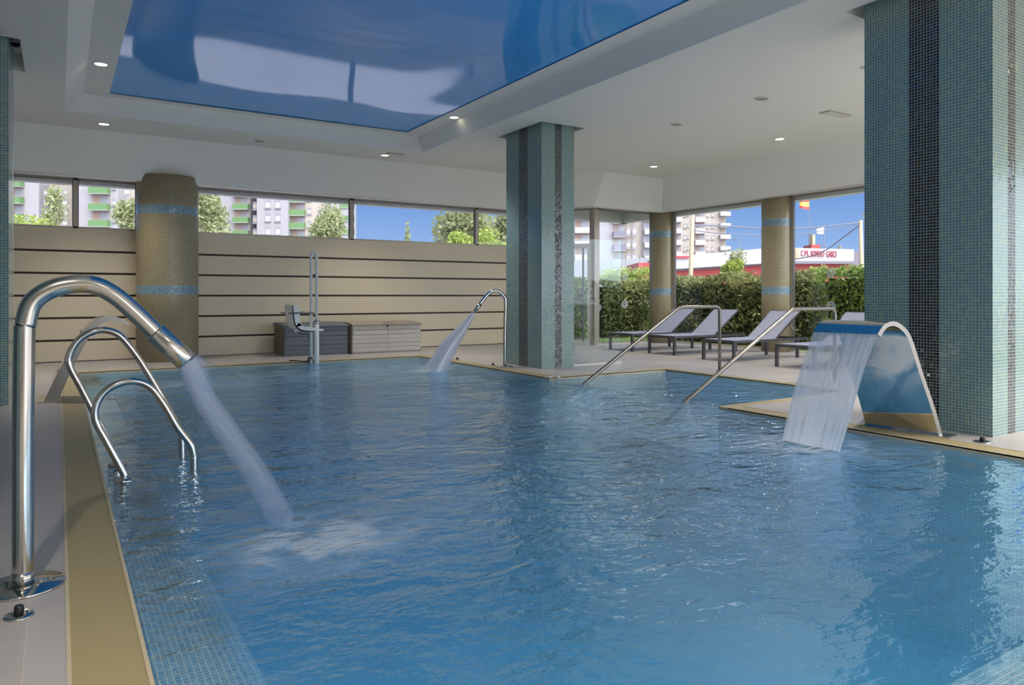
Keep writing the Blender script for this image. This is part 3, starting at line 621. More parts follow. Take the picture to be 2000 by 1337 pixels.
# its jets
def ribbon(name, A, B, mats, label, cat, n=14):
    mb = MB(); mb.strip(smooth_path(A, n), smooth_path(B, n)); return tag(mb.build(name, mats), label, cat)
wz = lambda px, py: G(px, py, WZ + .01)
jet = MB()
LA = (.3, 3.0); 
land = wz(548, 1010); near_c = pv(364, 700)
ax = smooth_path([near_c, PV(398, 775, near_c, land), PV(440, 838, near_c, land), PV(500, 925, near_c, land), land], 8)
rr = [.040 + .030 * (i / len(ax)) for i in range(len(ax))]
jet.tube(ax, rr, 20, caps=False); tag(jet.build('water_jet', 'jet'), 'translucent jet falling from the near water cannon into the pool', 'water')
jet = MB(); a2 = pv(366, 696); e2 = PV(405, 778, a2, land); jet.tube([a2, a2.lerp(e2, .3), a2.lerp(e2, .7), e2], [.045, .062, .052, .03], 20, caps=False)
tag(jet.build('water_jet', 'thin'), 'white fan of spray at the mouth of the near water cannon', 'water')
jet = MB(); a3 = pv(378, 700); e3 = wz(478, 748); e3 = PT(480, 745, (e3 - Vector((0, 0, EYE))).dot(fw) * .55); jet.tube(smooth_path([a3, a3.lerp(e3, .5) + Vector((0, 0, .012)), e3], 6), [.014, .014, .013, .013, .013, .012, .012, .012, .011, .010, .009, .007, .004][:13], 12, caps=False)
tag(jet.build('water_jet', 'thin'), 'thin stray streak of water right of the near water cannon', 'water')
# floor switch buttons
def button(p, r, label):
    o = empty('floor_button', p, label=label, cat='jet button')
    mb = MB(); mb.lathe([(r, 0), (r, .004), (r * .9, .008), (r * .3, .009)], n=32); mb.build('plate', 'steel_mirror', o)
    mb = MB(); mb.lathe([(r * .30, .008), (r * .32, .030), (r * .26, .038), (r * .1, .040)], n=20); mb.build('knob', 'black', o)
    mb = MB(); mb.lathe([(r * .12, 0), (r * .10, .006)], (r * .6, r * .25, .008), n=12); mb.build('screw', 'steel', o)
button(G(37, 1203), .047, 'steel floor button with black knob below the near water cannon')
button(G(1919, 863), .062, 'steel floor button with black knob at the foot of the big column')
button(G(893, 702), .06, 'small steel floor button on the far deck behind the jet')
button(G(963, 713), .05, 'small steel floor button left of the far water cannon base')
mb = MB()
for dx in (0, .11): mb.box(dx, dx + .035, 0, .15, 0, .012)
tag(mb.build('anchor_plate', 'white', loc=G(1072, 738), rz=math.radians(-40)), 'pair of small white anchor plates on the pool corner below the middle column', 'anchor plate')

# far water cannon beside the middle column
base = G(986, 716); land = wz(850, 722)
root = empty('water_cannon', base, label='slim steel swan-neck water cannon beside the middle mosaic column', cat='pool water jet')
def pf(px, py): return PV(px, py, base, land)
Pq = [base + Vector((0, 0, .01)), base + Vector((0, 0, .5))] + [pf(*q) for q in ((987.5, 592), (984, 578), (975, 569.5), (966, 567.5), (957, 571), (948, 580), (937, 594))]
mb = MB(); mb.tube(rel(smooth_path(Pq, 6), base), .027, 16); mb.build('pipe', 'steel', root)
mb = MB(); a = pf(938, 593); c = pf(927, 608); mb.tube(rel([a, c], base), [.034, .030], 16); mb.build('nozzle', 'steel', root)
mb = MB(); mb.lathe([(.14, 0), (.14, .008), (.03, .012)], n=40); mb.build('base_plate', 'steel_mirror', root)
mb = MB(); a = pf(925, 611); ax = smooth_path([a, pf(905, 640), pf(880, 672), pf(850, 725)], 6)
mb.tube(ax, [.030 + .16 * (i / len(ax)) ** 1.1 for i in range(len(ax))], 20, caps=False)
tag(mb.build('water_jet', 'jet_solid'), 'wide white jet from the far water cannon', 'water')

# steel cascade (arched blade)
def cascade(Fn, Ff, Ln, Lf, prof, label, thick=.035, taper=0):
    """prof: list of (s, z) outer profile from foot (s=0) to lip (s=1); near and far edges are set by foot and lip points"""
    o = Vector(((Fn[0] + Ff[0]) / 2, (Fn[1] + Ff[1]) / 2, 0)); root = empty('water_cascade', o, label=label, cat='pool cascade')
    pr = smooth_path([(s, 0, z) for s, z in prof], 6)
    def at(s, y): # y 0 near, 1 far
        n = Vector(Fn).lerp(Vector(Ln), s); f = Vector(Ff).lerp(Vector(Lf), s); return n.lerp(f, y)
    N = len(pr); out = {0: [], 1: []}; inn = {0: [], 1: []}
    depth = (Vector(Ln) - Vector(Fn)).length
    for i, p in enumerate(pr):
        a = pr[max(i - 1, 0)]; c = pr[min(i + 1, N - 1)]; tx = (c.x - a.x) * depth; tz = c.z - a.z; L = math.hypot(tx, tz); nx, nz_ = tz / L, -tx / L   # inward normal
        th = thick + taper * max(0, 1 - p.x) ** .8
        for y in (0, 1):
            q = at(p.x, y); out[y].append(Vector((q.x, q.y, p.z)) - o)
            q2 = at(p.x + nx * th / depth, y); inn[y].append(Vector((q2.x, q2.y, max(0.005, p.z + nz_ * th))) - o)
    mb = MB(); mb.strip(out[0], out[1]); mb.strip(inn[1], inn[0]); mb.build('blade', 'steel_mirror', root)
    for y in (0, 1):
        mb = MB(); mb.strip(out[y], inn[y], sm=False) ; mb.build('side_rim', 'steel_satin', root)
    mb = MB(); mb.quad([out[0][-1], out[1][-1], inn[1][-1], inn[0][-1]]); mb.build('lip', 'steel', root)
    mb = MB(); a = (Vector(Ff) - Vector(Fn)); L = a.length; rz = math.atan2(a.y, a.x)
    b = mb.box(-.06, L + .06, -.14, .06, 0, .012); mb.build('base_plate', 'steel_mirror', root, loc=Vector((Fn[0], Fn[1], 0)) - o, rz=rz)
    return root, out, o
Fn = (5.83, 2.97, 0); Ff = (5.76, 3.53, 0); Ln = (5.24, 3.14, 0); Lf = (5.17, 3.64, 0)
pts = [(1846, 855), (1826, 796), (1802, 725), (1784, 668), (1771, 643), (1750, 628), (1729, 632), (1714, 652)]
prof = []
for (x, y) in pts:
    p = PV(x, y, Fn, Ln); s = (Vector((p.x, p.y, 0)) - Vector(Fn)).dot(Vector(Ln) - Vector(Fn)) / (Vector(Ln) - Vector(Fn)).length_squared; prof.append((s, p.z))
prof[0] = (0, .01)
casc, outp, oo = cascade(Fn, Ff, Ln, Lf, prof, 'wide arched polished steel cascade pouring water beside the big column')
# its falling sheet
l0 = outp[0][-1] + oo; l1 = outp[1][-1] + oo
def edge_fall(px_pts, P0, P1): return [PV(x, y, P0, P1) for x, y in px_pts]
b0 = wz(1640, 882); b1 = wz(1528, 858)
Ae = [l0 + Vector((0, 0, -.004))] + edge_fall([(1699, 690), (1682, 740), (1664, 805)], l0, b0) + [b0]
Be = [l1 + Vector((0, 0, -.004))] + edge_fall([(1574, 690), (1557, 740), (1541, 800)], l1, b1) + [b1]
ribbon('falling_water', Ae, Be, 'fall', 'wide clear sheet of water falling from the steel cascade', 'water')

# far left cascade seen edge-on
base = Vector((-.12, 9.0, 0)); root_pts = [(86, 782), (104, 745), (128, 700), (160, 648), (185, 625), (212, 617), (238, 622), (254, 633)]
Fn2 = (-.13, 8.85, 0); Ln2 = (.9, 8.85, 0)
def s_of(p): return (p.x - Fn2[0]) / (Ln2[0] - Fn2[0])
lipx = PV(254, 633, Fn2, Ln2).x; Ln2 = (lipx, 8.85, 0)
prof2 = []
for (x, y) in root_pts:
    p = PV(x, y, Fn2, Ln2); prof2.append((s_of(p), p.z))
prof2[0] = (0, .01)
c2, out2, o2 = cascade(Fn2, (-.13, 9.35, 0), Ln2, (lipx, 9.35, 0), prof2, 'curved steel cascade at the far left pool edge behind the grab rails', thick=.02, taper=.10)
l0 = out2[0][-1] + o2; l1 = out2[1][-1] + o2
fa = [l0] + [PV(x, y, Fn2, Ln2) for x, y in ((278, 655), (295, 695))] + [Vector((PV(310, 740, Fn2, Ln2).x, 8.85, WZ + .01))]
fb = [p + Vector((0, .5, 0)) for p in fa]; fb[0] = l1
ribbon('falling_water', fa, fb, 'thin', 'faint sheet of water from the far left cascade', 'water')

# pool ladder grab rails
def grab_rail(name, base, P, label, Y):
    root = empty(name, base, label=label, cat='grab rail', group='pool ladder grab rails')
    mb = MB(); mb.tube(rel(smooth_path(P, 8), base), .0215, 16); mb.build('rail', 'steel', root)
    mb = MB(); mb.lathe([(.055, -.01), (.055, .006), (.028, .016)], n=28); mb.build('flange', 'steel', root)
Y1 = 4.98; f1 = lambda q: PV(q[0], q[1], (0, Y1), (1, Y1))
b1_ = f1((243, 940)); b1_.z = WZ
grab_rail('grab_rail', b1_, [b1_ + Vector((0, 0, -.25)), b1_] + [f1(q) for q in ((240, 921), (206, 858), (186, 818), (191, 783), (216, 756), (255, 744), (290, 753), (318, 786), (346, 833), (371, 866), (378, 888))] + [Vector((f1((378, 888)).x + .003, Y1, WZ)), Vector((f1((378, 888)).x + .003, Y1, -.8))], 'low polished steel grab rail nearer the viewer on the left pool edge', Y1)
Y2 = 5.47; f2 = lambda q: PV(q[0], q[1], (0, Y2), (1, Y2))
b2_ = f2((229, 910)); b2_.z = WZ
grab_rail('grab_rail', b2_, [b2_ + Vector((0, 0, -.25)), b2_] + [f2(q) for q in ((225, 893), (197, 832), (160, 760), (136, 714), (136, 692), (152, 665), (175, 650), (199, 644), (226, 650), (246, 667), (275, 706), (315, 772), (342, 822), (354, 846))] + [Vector((f2((355, 850)).x, Y2, f2((355, 862)).z)), Vector((f2((356, 880)).x, Y2, WZ)), Vector((f2((356, 880)).x, Y2, -.8))], 'taller polished steel grab rail, the farther of the ladder pair', Y2)

# stair handrails
def handrail(Y, xs_, label):
    x0, x1, x2 = xs_; base = Vector((x2, Y, 0)); root = empty('stair_handrail', base, label=label, cat='handrail', group='handrails over the pool steps')
    P = fillet([(x0 - .35, Y, -.25), (x0, Y, WZ), (x1, Y, .94), (x2, Y, .94), (x2, Y, 0.0)], .085)
    mb = MB(); mb.tube(rel(P, base), .0235, 16); mb.build('rail', 'steel_satin', root)
    mb = MB(); mb.lathe([(.05, 0), (.05, .008), (.026, .014)], n=28); mb.build('flange', 'steel', root)
handrail(7.30, (5.68, 7.36, 8.17), 'satin steel handrail into the stepped bay, the one nearer the middle column')
handrail(5.50, (5.63, 7.42, 8.24), 'satin steel handrail behind the steel cascade, the one nearer the viewer')

# pool lift
ly = 11.86; lx = XatY(613, ly); root = empty('pool_lift', (lx, ly, WZ), label='disabled access pool lift with a white seat at the far pool edge', cat='pool lift')
mb = MB(); s_ = .045
P = [(-s_, 0, -.5), (-s_, 0, 1.78)] + [(-s_ * math.cos(a), 0, 1.80 + s_ * math.sin(a)) for a in [math.pi * k / 8 for k in range(9)]] + [(s_, 0, 1.78), (s_, 0, -.5)]
mb.tube(P, .024, 14); mb.build('mast', 'grey_white', root)
mb = MB(); mb.tube([(s_, 0, -.5), (s_, 0, .70)], .041, 16); mb.build('cylinder_sleeve', 'white', root)
mb = MB(); mb.lathe([(.045, .66), (.052, .67), (.052, .70), (.03, .72)], (s_, 0, 0), 20); mb.build('sleeve_collar', 'steel', root)
for z in (.78, 1.12, 1.45): mb = MB(); mb.box(-.02, .02, -.015, .015, z, z + .03); mb.build('spacer', 'black', root)
# seat shell: profile in x (left..mast) and z, pushed along y
Sp = [(-.40, 1.0 - .04), (-.385, .80), (-.36, .66), (-.30, .58), (-.20, .545), (-.04, .53)]
sp2 = smooth_path([(x, 0, z) for x, z in Sp], 5)
mb = MB(); w0, w1 = -.16, .30
oA = [p + Vector((0, w0, 0)) for p in sp2]; oB = [p + Vector((0, w1, 0)) for p in sp2]; mb.strip(oA, oB)
iA = [p + Vector((.014, w0, .014)) for p in sp2]; iB = [p + Vector((.014, w1, .014)) for p in sp2]; mb.strip(iB, iA); mb.strip(oA, iA, sm=False); mb.strip(oB, iB, sm=False)
for yy in (w0, w1): # raised side wings
    a_ = [p + Vector((0, yy, 0)) for p in sp2]; c_ = [p + Vector((.11 if i < 12 else .05, yy, .0 if i < 12 else .07)) for i, p in enumerate(sp2)]; mb.strip(a_, c_)
mb.build('seat', 'white', root)
for yy in (w0 - .02, w1 + .02): mb = MB(); mb.tube([(-.46, yy, .84), (-.06, yy, .845)], .012, 10); mb.build('armrest', 'steel_satin', root)
mb = MB(); mb.bar((-.30, .07, .545), (-.02, .0, .60), .05, .04); mb.tube([(.05, 0, .55), (.16, 0, .55)], .018, 12); mb.build('support_arm', 'grey_white', root)
mb = MB(); mb.tube([(-.25, .02, .50), (-.10, .02, .49), (-.08, 0, .40)], .008, 8); mb.build('hose', 'black', root); mb = MB(); mb.tube(smooth_path([(-.02, 0, .20), (-.08, .03, .02 - WZ), (-.30, .18, .03 - WZ), (-.36, .14, .03 - WZ), (-.24, .10, .03 - WZ)], 5), .008, 8); mb.build('hose', 'black', root)
mb = MB(); mb.box(-.09, -.03, -.05, .04, .07, .11); mb.box(-.07, .0, .0, .16, .03, .06); mb.build('clamp', 'black', root)

# deck storage boxes
def store_box(name, x0, x1, y0, y1, h, body, lid, endm, label, handle):
    W_ = x1 - x0; D = y1 - y0; root = empty(name, (x0, y0, 0), label=label, cat='storage box')
    mb = MB(); mb.box(0, .012, 0.01, D, .02, h - .02); mb.build('end_panel', endm, root)
    mb = MB(); mb.box(W_ - .012, W_, 0.01, D, .02, h - .02); mb.build('end_panel', endm, root)
    mb = MB(); mb.box(.012, W_ - .012, D - .012, D, .02, h - .02)
    mb.box(.012, W_ - .012, .012, D - .012, .02, .035); mb.build('body', body, root)
    half = (W_ - .02) / 2
    for k in (0, 1):
        mb = MB(); n = 6
        for i in range(n):
            z0 = .03 + (h - .06) * i / n; z1 = .03 + (h - .06) * (i + 1) / n; a = .01 + k * half
            mb.box(a + .002, a + half - .002, .004 if i % 2 else 0, .02, z0 + .002, z1 - .002)
        mb.build('front_panel', body, root, bevel=.002)
    mb = MB(); mb.box(0, W_, 0, D, 0, .02); mb.build('base', lid, root)
    mb = MB(); mb.prism([(-.015, -.02, h - .03), (-.015, D, h - .03), (-.015, D, h + .04), (-.015, D * .5, h + .035), (-.015, -.02, h)], (W_ + .03, 0, 0)); mb.build('lid', lid, root, bevel=.004)
    if handle:
        mb = MB(); mb.tube(smooth_path([(W_ * .42, -.02, h + .01), (W_ * .46, -.025, h + .032), (W_ * .54, -.025, h + .032), (W_ * .58, -.02, h + .01)], 5), .008, 8); mb.build('handle', 'taupe', root)
        mb = MB(); mb.box(W_ / 2 - .02, W_ / 2 + .02, -.03, 0, h - .06, h - .02); mb.build('latch', 'frame_grey', root)
store_box('storage_box', 4.68, 6.08, 13.08, 13.72, .555, 'beige_box', 'taupe', 'beige_box', 'beige slatted storage box with taupe lid against the board wall', True)
store_box('storage_box', 3.43, 4.62, 13.16, 13.86, .555, 'grey_box', 'grey_box', 'olive_box', 'dark grey storage box behind the pool lift', False)

# sun loungers
def make_lounger():
    r = empty('sun_lounger', (0, 0, 0), cat='sun lounger', group='sun loungers by the side windows')
    Wd, Lg, H = .66, 1.95, .33
    mb = MB()
    for y in (-Wd / 2, Wd / 2): mb.bar((0, y, H), (Lg, y, H), .035, .04)
    mb.bar((0, -Wd / 2, H), (0, Wd / 2, H), .035, .04); mb.bar((Lg, -Wd / 2, H), (Lg, Wd / 2, H), .035, .04); mb.bar((1.13, -Wd / 2, H - .01), (1.13, Wd / 2, H - .01), .03, .03); mb.build('frame', 'frame_grey', r)
    for x in (.02, Lg - .28):
        for y in (-Wd / 2, Wd / 2): mb = MB(); mb.box(x - .022, x + .022, y - .022, y + .022, 0, H - .02); mb.build('leg', 'frame_grey', r)
    mb = MB(); mb.box(.02, 1.13, -Wd / 2 + .02, Wd / 2 - .02, H + .012, H + .026); mb.build('seat', 'sling', r)
    a = math.radians(36); bl = .80; x1, z1 = 1.13 + bl * math.cos(a), H + .02 + bl * math.sin(a)
    mb = MB(); mb.bar((1.12, 0, H + .02), (x1, 0, z1), Wd - .05, .014); mb.build('backrest', 'sling', r)
    mb = MB()
    for y in (-Wd / 2 + .03, Wd / 2 - .03): mb.bar((1.12, y, H + .015), (x1, y, z1 - .008), .02, .026)
    mb.bar((x1, -Wd / 2 + .03, z1), (x1, Wd / 2 - .03, z1), .02, .024); mb.build('backrest_frame', 'frame_grey', r)
    for y in (-Wd / 2 + .03, Wd / 2 - .03): mb = MB(); mb.tube([(1.13 + .45 * math.cos(a), y, H + .45 * math.sin(a)), (1.82, y, H)], .007, 8); mb.build('prop', 'steel_satin', r)
    return r
proto = make_lounger()
lab = ['grey mesh sun lounger farthest back, by the glazed corner', 'grey mesh sun lounger, second from the glazed corner', 'grey mesh sun lounger between the two handrails', 'grey mesh sun lounger partly hidden behind the steel cascade']
for i, (x, y) in enumerate(((9.53, 11.08), (9.57, 9.97), (9.44, 8.48), (9.42, 6.96))):
    o = proto if i == 0 else copy_tree(proto); o.location = (x, y, 0); o['label'] = lab[i]

# glass screen beside the middle column
r = empty('glass_screen', (6.76, 9.06, 0), label='frameless glass screen standing beside the middle column', cat='glass screen')
mb = MB(); mb.box(0, 1.06, 0, .01, .02, 2.0); mb.build('pane', 'screen', r)
mb = MB(); mb.box(0, 1.06, -.02, .03, 0, .022); mb.build('floor_channel', 'alu_light', r)
r = empty('glass_screen', (6.76, 10.1, 0), label='second glass screen farther back behind the middle column', cat='glass screen')
mb = MB(); mb.box(0, .55, 0, .01, .02, 2.0); mb.build('pane', 'screen', r)
mb = MB(); mb.box(0, .55, -.02, .03, 0, .022); mb.build('floor_channel', 'alu_light', r)
# round stickers on the glass
def sticker(px, py, plane, label, r=.085):
    A_, B_ = plane; p = PV(px, py, A_, B_); d = (Vector(B_) - Vector(A_)).normalized(); n = Vector((d[1], -d[0], 0))
    if n.dot(fw) > 0: n = -n
    mb = MB(); U = Vector((d[0], d[1], 0)); Z = Vector((0, 0, 1)); N = 24
    def ringp(ra, rb):
        for k in range(N):
            a0, a1 = 2 * math.pi * k / N, 2 * math.pi * (k + 1) / N
            f = lambda a, rr: U * math.cos(a) * rr + Z * math.sin(a) * rr
            mb.quad([f(a0, ra), f(a1, ra), f(a1, rb), f(a0, rb)])
    ringp(r * .78, r); ringp(r * .3, r * .5)
    for k in range(8):
        a = math.pi * k / 4; c_, s2 = U * math.cos(a) + Z * math.sin(a), (U * -math.sin(a) + Z * math.cos(a)) * r * .05
        mb.quad([c_ * r * .5 - s2, c_ * r * .78 - s2, c_ * r * .78 + s2, c_ * r * .5 + s2])
    o = mb.build('window_sticker', 'sticker', loc=p + n * .03)
    tag(o, label, 'sticker', 'round stickers on the glass')
pd = ((10.14, Y_DOOR), (11.86, Y_DOOR)); pr_ = ((X_RIGHT, 8.95), (X_RIGHT, 5.6))
sticker(1219, 541, pd, 'upper round white sticker on the corner window'); sticker(1219, 594, pd, 'lower round white sticker on the corner window')
sticker(1167, 600, pd, 'round white sticker beside the champagne metal post')
sticker(1625, 532, pr_, 'upper round white sticker on the side window by the big column'); sticker(1625, 597, pr_, 'lower round white sticker on the side window by the big column')

# ================================================================ OUTSIDE
mb = MB()
for (x0, x1, y0, y1) in ((-300, 400, 14.2, 400), (-300, 400, -60, -6.1), (-300, -3.8, -6.1, 14.2), (12.2, 400, -6.1, 14.2), (10.3, 12.2, 12.75, 14.2)): mb.quad([(x0, y0, -.12), (x1, y0, -.12), (x1, y1, -.12), (x0, y1, -.12)])
tag(mb.build('ground', 'paving'), 'pale sunlit paving around the building', kind='structure')
mb = MB(); mb.quad([(9.4, 12.75, -.06), (16, 12.75, -.06), (16, 17, -.06), (9.4, 17, -.06)]); mb.quad([(12.2, -6, -.06), (16, -6, -.06), (16, 12.75, -.06), (12.2, 12.75, -.06)])
tag(mb.build('lawn', 'lawn'), 'strip of green lawn outside the tall windows', kind='structure')

def leaves(mb, pts, size, mi=0, flat=.0):
    for p in pts:
        s = size * random.uniform(.6, 1.3); a = Vector((random.gauss(0, 1), random.gauss(0, 1), random.gauss(0, 1))).normalized(); c = a.cross(Vector((random.gauss(0, 1), random.gauss(0, 1), random.gauss(0, 1)))).normalized()
        mb.quad([p - a * s, p + c * s * .45, p + a * s, p - c * s * .45], mi)
M['hedge_a'] = leafmat('olive_hedge_leaves', (.07, .10, .035), (.46, .46, .17), 1.3)
M['hedge_b'] = leafmat('bright_hedge_leaves', (.12, .21, .04), (.42, .50, .14), 1.6)
M['tree_a'] = leafmat('pale_tree_leaves', (.20, .23, .10), (.44, .46, .24), .8)
M['tree_b'] = leafmat('yellow_green_leaves', (.26, .34, .06), (.48, .54, .15), .8)
M['bark'] = plain('bark', (.26, .22, .17), .8, var=.2, scale=3)
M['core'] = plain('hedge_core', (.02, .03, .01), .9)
def hedge(x0, x1, y0, y1, h, n, m_, label, name='hedge'):
    r = empty(name, ((x0 + x1) / 2, (y0 + y1) / 2, -.12), label=label, cat='hedge'); o = r.location.copy()
    mb = MB(); pts = []
    for i in range(n):
        x = random.uniform(x0, x1); y = random.uniform(y0, y1); top = h * (1 + .09 * noise.noise(Vector((x * .8, y * .8, 0))) * 2)
        f = random.random(); z = random.random() ** .8 * top
        lump = .22 * noise.noise(Vector((x * 1.6, y * 1.6, z * 1.6)))
        if x1 - x0 < y1 - y0:
            if f < .62: x = x0 + abs(random.gauss(0, .10)) - lump
            elif f < .85: z = top - abs(random.gauss(0, .09))
        else:
            if f < .62: y = y0 + abs(random.gauss(0, .10)) - lump
            elif f < .85: z = top - abs(random.gauss(0, .09))
        pts.append(Vector((x, y, z)) - Vector((o.x, o.y, 0)))
    leaves(mb, pts, .052); mb.build('foliage', m_, r)
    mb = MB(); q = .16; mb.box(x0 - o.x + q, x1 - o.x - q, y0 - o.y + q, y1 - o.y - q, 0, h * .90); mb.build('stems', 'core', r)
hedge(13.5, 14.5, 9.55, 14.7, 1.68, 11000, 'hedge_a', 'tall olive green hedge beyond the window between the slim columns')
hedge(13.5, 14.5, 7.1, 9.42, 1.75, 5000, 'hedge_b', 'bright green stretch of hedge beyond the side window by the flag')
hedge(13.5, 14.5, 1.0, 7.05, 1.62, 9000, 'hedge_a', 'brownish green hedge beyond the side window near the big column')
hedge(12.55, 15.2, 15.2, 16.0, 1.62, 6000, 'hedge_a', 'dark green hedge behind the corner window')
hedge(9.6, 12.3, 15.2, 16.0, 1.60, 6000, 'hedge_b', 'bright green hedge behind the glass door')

def tree(name, px, ybase_px, t, rx_px, top_px, bot_px, m_, n, leaf, label, lob=5, cat='tree', grp=None):
    """crown ellipsoid from picture extents at distance t"""
    k = t / FX; c = PT(px, (top_px + bot_px) / 2, t); g = Vector((c.x, c.y, -.12)); rx = rx_px * k * 1.3; rz_ = (bot_px - top_px) / 2 * k * 1.12
    r = empty(name, g, label=label, cat=cat, group=grp); cz = c.z + .12
    cl = [(Vector((random.uniform(-.5, .5) * rx, random.uniform(-.5, .5) * rx, cz + random.uniform(-.6, .6) * rz_)), random.uniform(.38, .6)) for _ in range(lob)] + [(Vector((0, 0, cz)), .7 if lob else 1.0)]
    pts = []
    for i in range(n):
        ce, f = random.choice(cl); d = Vector((random.gauss(0, 1), random.gauss(0, 1), random.gauss(0, 1))).normalized() * random.random() ** .45
        pts.append(ce + Vector((d.x * rx * f, d.y * rx * f, d.z * rz_ * f)))
    mb = MB(); leaves(mb, pts, leaf); mb.build('crown', m_, r)
    mb = MB(); mb.tube([(0, 0, 0), (.03 * rx, 0, cz * .5), (0, 0, cz)], [.05 * rx + .05, .04 * rx + .04, .03], 8)
    for ce, f in cl[:4]: mb.tube([(0, 0, max(.3, ce.z - rz_ * .9)), tuple(ce)], [.03 * rx + .02, .015], 6)
    mb.build('trunk', 'bark', r)
tree('clipped_bush', 55, 445, 16.5, 68, 430, 640, 'tree_b', 12000, .05, 'yellow-green clipped bush outside the leftmost strip window', 0, 'bush')
tree('young_tree', 112, 0, 40, 22, 362, 450, 'tree_a', 900, .12, 'thin sparse tree in the leftmost strip window')
tree('young_tree', 252, 0, 38, 24, 385, 470, 'tree_a', 1300, .12, 'sparse pale tree left of the round beige column')
tree('garden_tree', 408, 0, 36, 42, 368, 500, 'tree_a', 3600, .12, 'pale leafy tree just right of the round beige column')
tree('garden_tree', 640, 0, 42, 34, 402, 500, 'tree_a', 3400, .12, 'round pale tree in front of the green-balcony flats')
tree('cypress', 796, 0, 60, 5, 434, 560, 'tree_a', 900, .12, 'narrow cypress tip against the blue sky', 0)
tree('garden_tree', 925, 0, 34, 60, 388, 520, 'tree_a', 7000, .13, 'large tree seen left of the middle column')
tree('garden_tree', 985, 0, 30, 34, 400, 520, 'tree_a', 3500, .12, 'tree crown right beside the middle column')
tree('leafy_bush', 925, 0, 26, 40, 452, 560, 'tree_b', 3500, .09, 'light green bush below the large tree', 5, 'bush')
tree('leafy_bush', 975, 0, 24, 26, 455, 560, 'tree_b', 2500, .09, 'light green bush beside the middle column', 5, 'bush')
tree('grass_shrub', 1430, 0, 20, 26, 508, 560, 'tree_b', 1800, .05, 'olive shrub rising over the hedge in the middle window', 4, 'shrub')
tree('bare_shrub', 1445, 0, 22, 22, 484, 530, 'tree_a', 260, .06, 'wispy bare shrub above the hedge in the middle window', 4, 'shrub')
tree('grass_shrub', 1225, 0, 23, 45, 522, 570, 'tree_b', 2200, .05, 'feathery yellow-green shrub behind the corner window', 5, 'shrub')
tree('grass_shrub', 1585, 0, 17.5, 32, 520, 570, 'tree_b', 2200, .05, 'bright green shrub below the red sign building', 4, 'shrub')

# far buildings: each facade parallel to the view, at its own distance
M['wall_white'] = plain('sunlit_white_render', (.29, .27, .285), .8)
M['wall_cream'] = plain('cream_render', (.36, .305, .265), .8)
M['green_rail'] = plain('green_balcony_panel', (.10, .19, .07), .6)
M['dark_rail'] = plain('dark_balcony_panel', (.13, .12, .15), .6)
M['soffit'] = plain('balcony_recess_brown', (.27, .19, .16), .8)
M['win'] = plain('far_window', (.22, .21, .24), .3)
M['shutter'] = plain('roller_shutter', (.38, .34, .30), .6)
M['conc'] = plain('pale_concrete', (.25, .25, .26), .8, var=.06, scale=.4)
M['red'] = plain('red_facade', (.36, .045, .045), .6)
M['sign_white'] = plain('sign_white', (.36, .335, .345), .5)
M['sign_red'] = plain('sign_red', (.40, .03, .05), .5)
M['sign_dark'] = plain('grey_fascia', (.16, .14, .17), .6)
M['timber'] = plain('timber_pole', (.42, .34, .22), .8, var=.15, scale=2)
M['cable'] = plain('grey_cable', (.13, .13, .17), .6)
class Fac:
    def __init__(s, t, px0, label, cat='building', name='apartment_building'):
        s.t = t; s.k = t / FX; s.px0 = px0; p = PT(px0, 577, t)
        s.r = empty(name, (p.x, p.y, -.12), -YAW, label=label, cat=cat)
        s.cache = {}
    def xz(s, px, py): return (px - s.px0) * s.k, EYE + .12 + (577 - py) * s.k
    def part(s, name, m_, x0, x1, y0, y1, d0=0, d1=1, share=None):
        X0, Z1 = s.xz(x0, y0); X1, Z0 = s.xz(x1, y1); Z0 = max(Z0, 0)
        w, h, d = X1 - X0, Z1 - Z0, d1 - d0
        key = (name, m_, round(w, 3), round(h, 3), round(d, 3))
        if key in s.cache:
            o = s.cache[key].copy(); COL.objects.link(o); o.location = (X0, d0, max(Z0, 0)); return o
        mb = MB(); mb.box(0, w, 0, d, 0, h); o = mb.build(name, m_, s.r, loc=(X0, d0, max(Z0, 0))); s.cache[key] = o; return o
    def wall(s, m_, x0, x1, top=300, d0=0, d1=10, name='wall'):
        X0, Z1 = s.xz(x0, top); X1, _ = s.xz(x1, top); mb = MB(); mb.box(X0, X1, d0, d1, 0, Z1); return mb.build(name, m_, s.r)
    def balconies(s, m_, x0, x1, ytop, step, n, hgt, inside='soffit'):
        for i in range(n):
            y = ytop + i * step
            s.part('recess', inside, x0 + .5, x1 - .5, y + hgt, y + step - 1, -.05, .3)
            s.part('balcony', m_, x0, x1, y, y + hgt, -1.3, 0)
            s.part('slab', 'wall_white', x0, x1, y + hgt, y + hgt + 1.3, -1.3, 0)
            s.part('balcony_window', 'win', x0 + (x1 - x0) * .45, x1 - 2, y + hgt + 4, y + step - 1, -.08, 0)
    def windows(s, xs_, y0, step, n, w, h, shut=.7):
        for i in range(n):
            for x in xs_:
                y = y0 + i * step
                s.part('window', 'win', x, x + w, y, y + h, -.06, 0)
                s.part('shutter', 'shutter', x + .5, x + w - .5, y + 1 + h * .25, y + 1 + h * .25 + h * .5, -.1, 0)
                s.part('window_sill', 'conc', x - 1, x + w + 1, y + h, y + h + 1.2, -.3, 0)
f = Fac(130, 140, 'white apartment block with green balconies in the two leftmost strip windows')
f.wall('wall_white', -40, 76, d1=14); f.wall('wall_cream', 76, 142, d0=3); f.wall('wall_white', 142, 230, d1=14); f.wall('wall_cream', 230, 290, d0=3)
f.balconies('green_rail', 16, 48, 320, 33, 5, 12); f.balconies('green_rail', 180, 216, 335, 32, 5, 12)
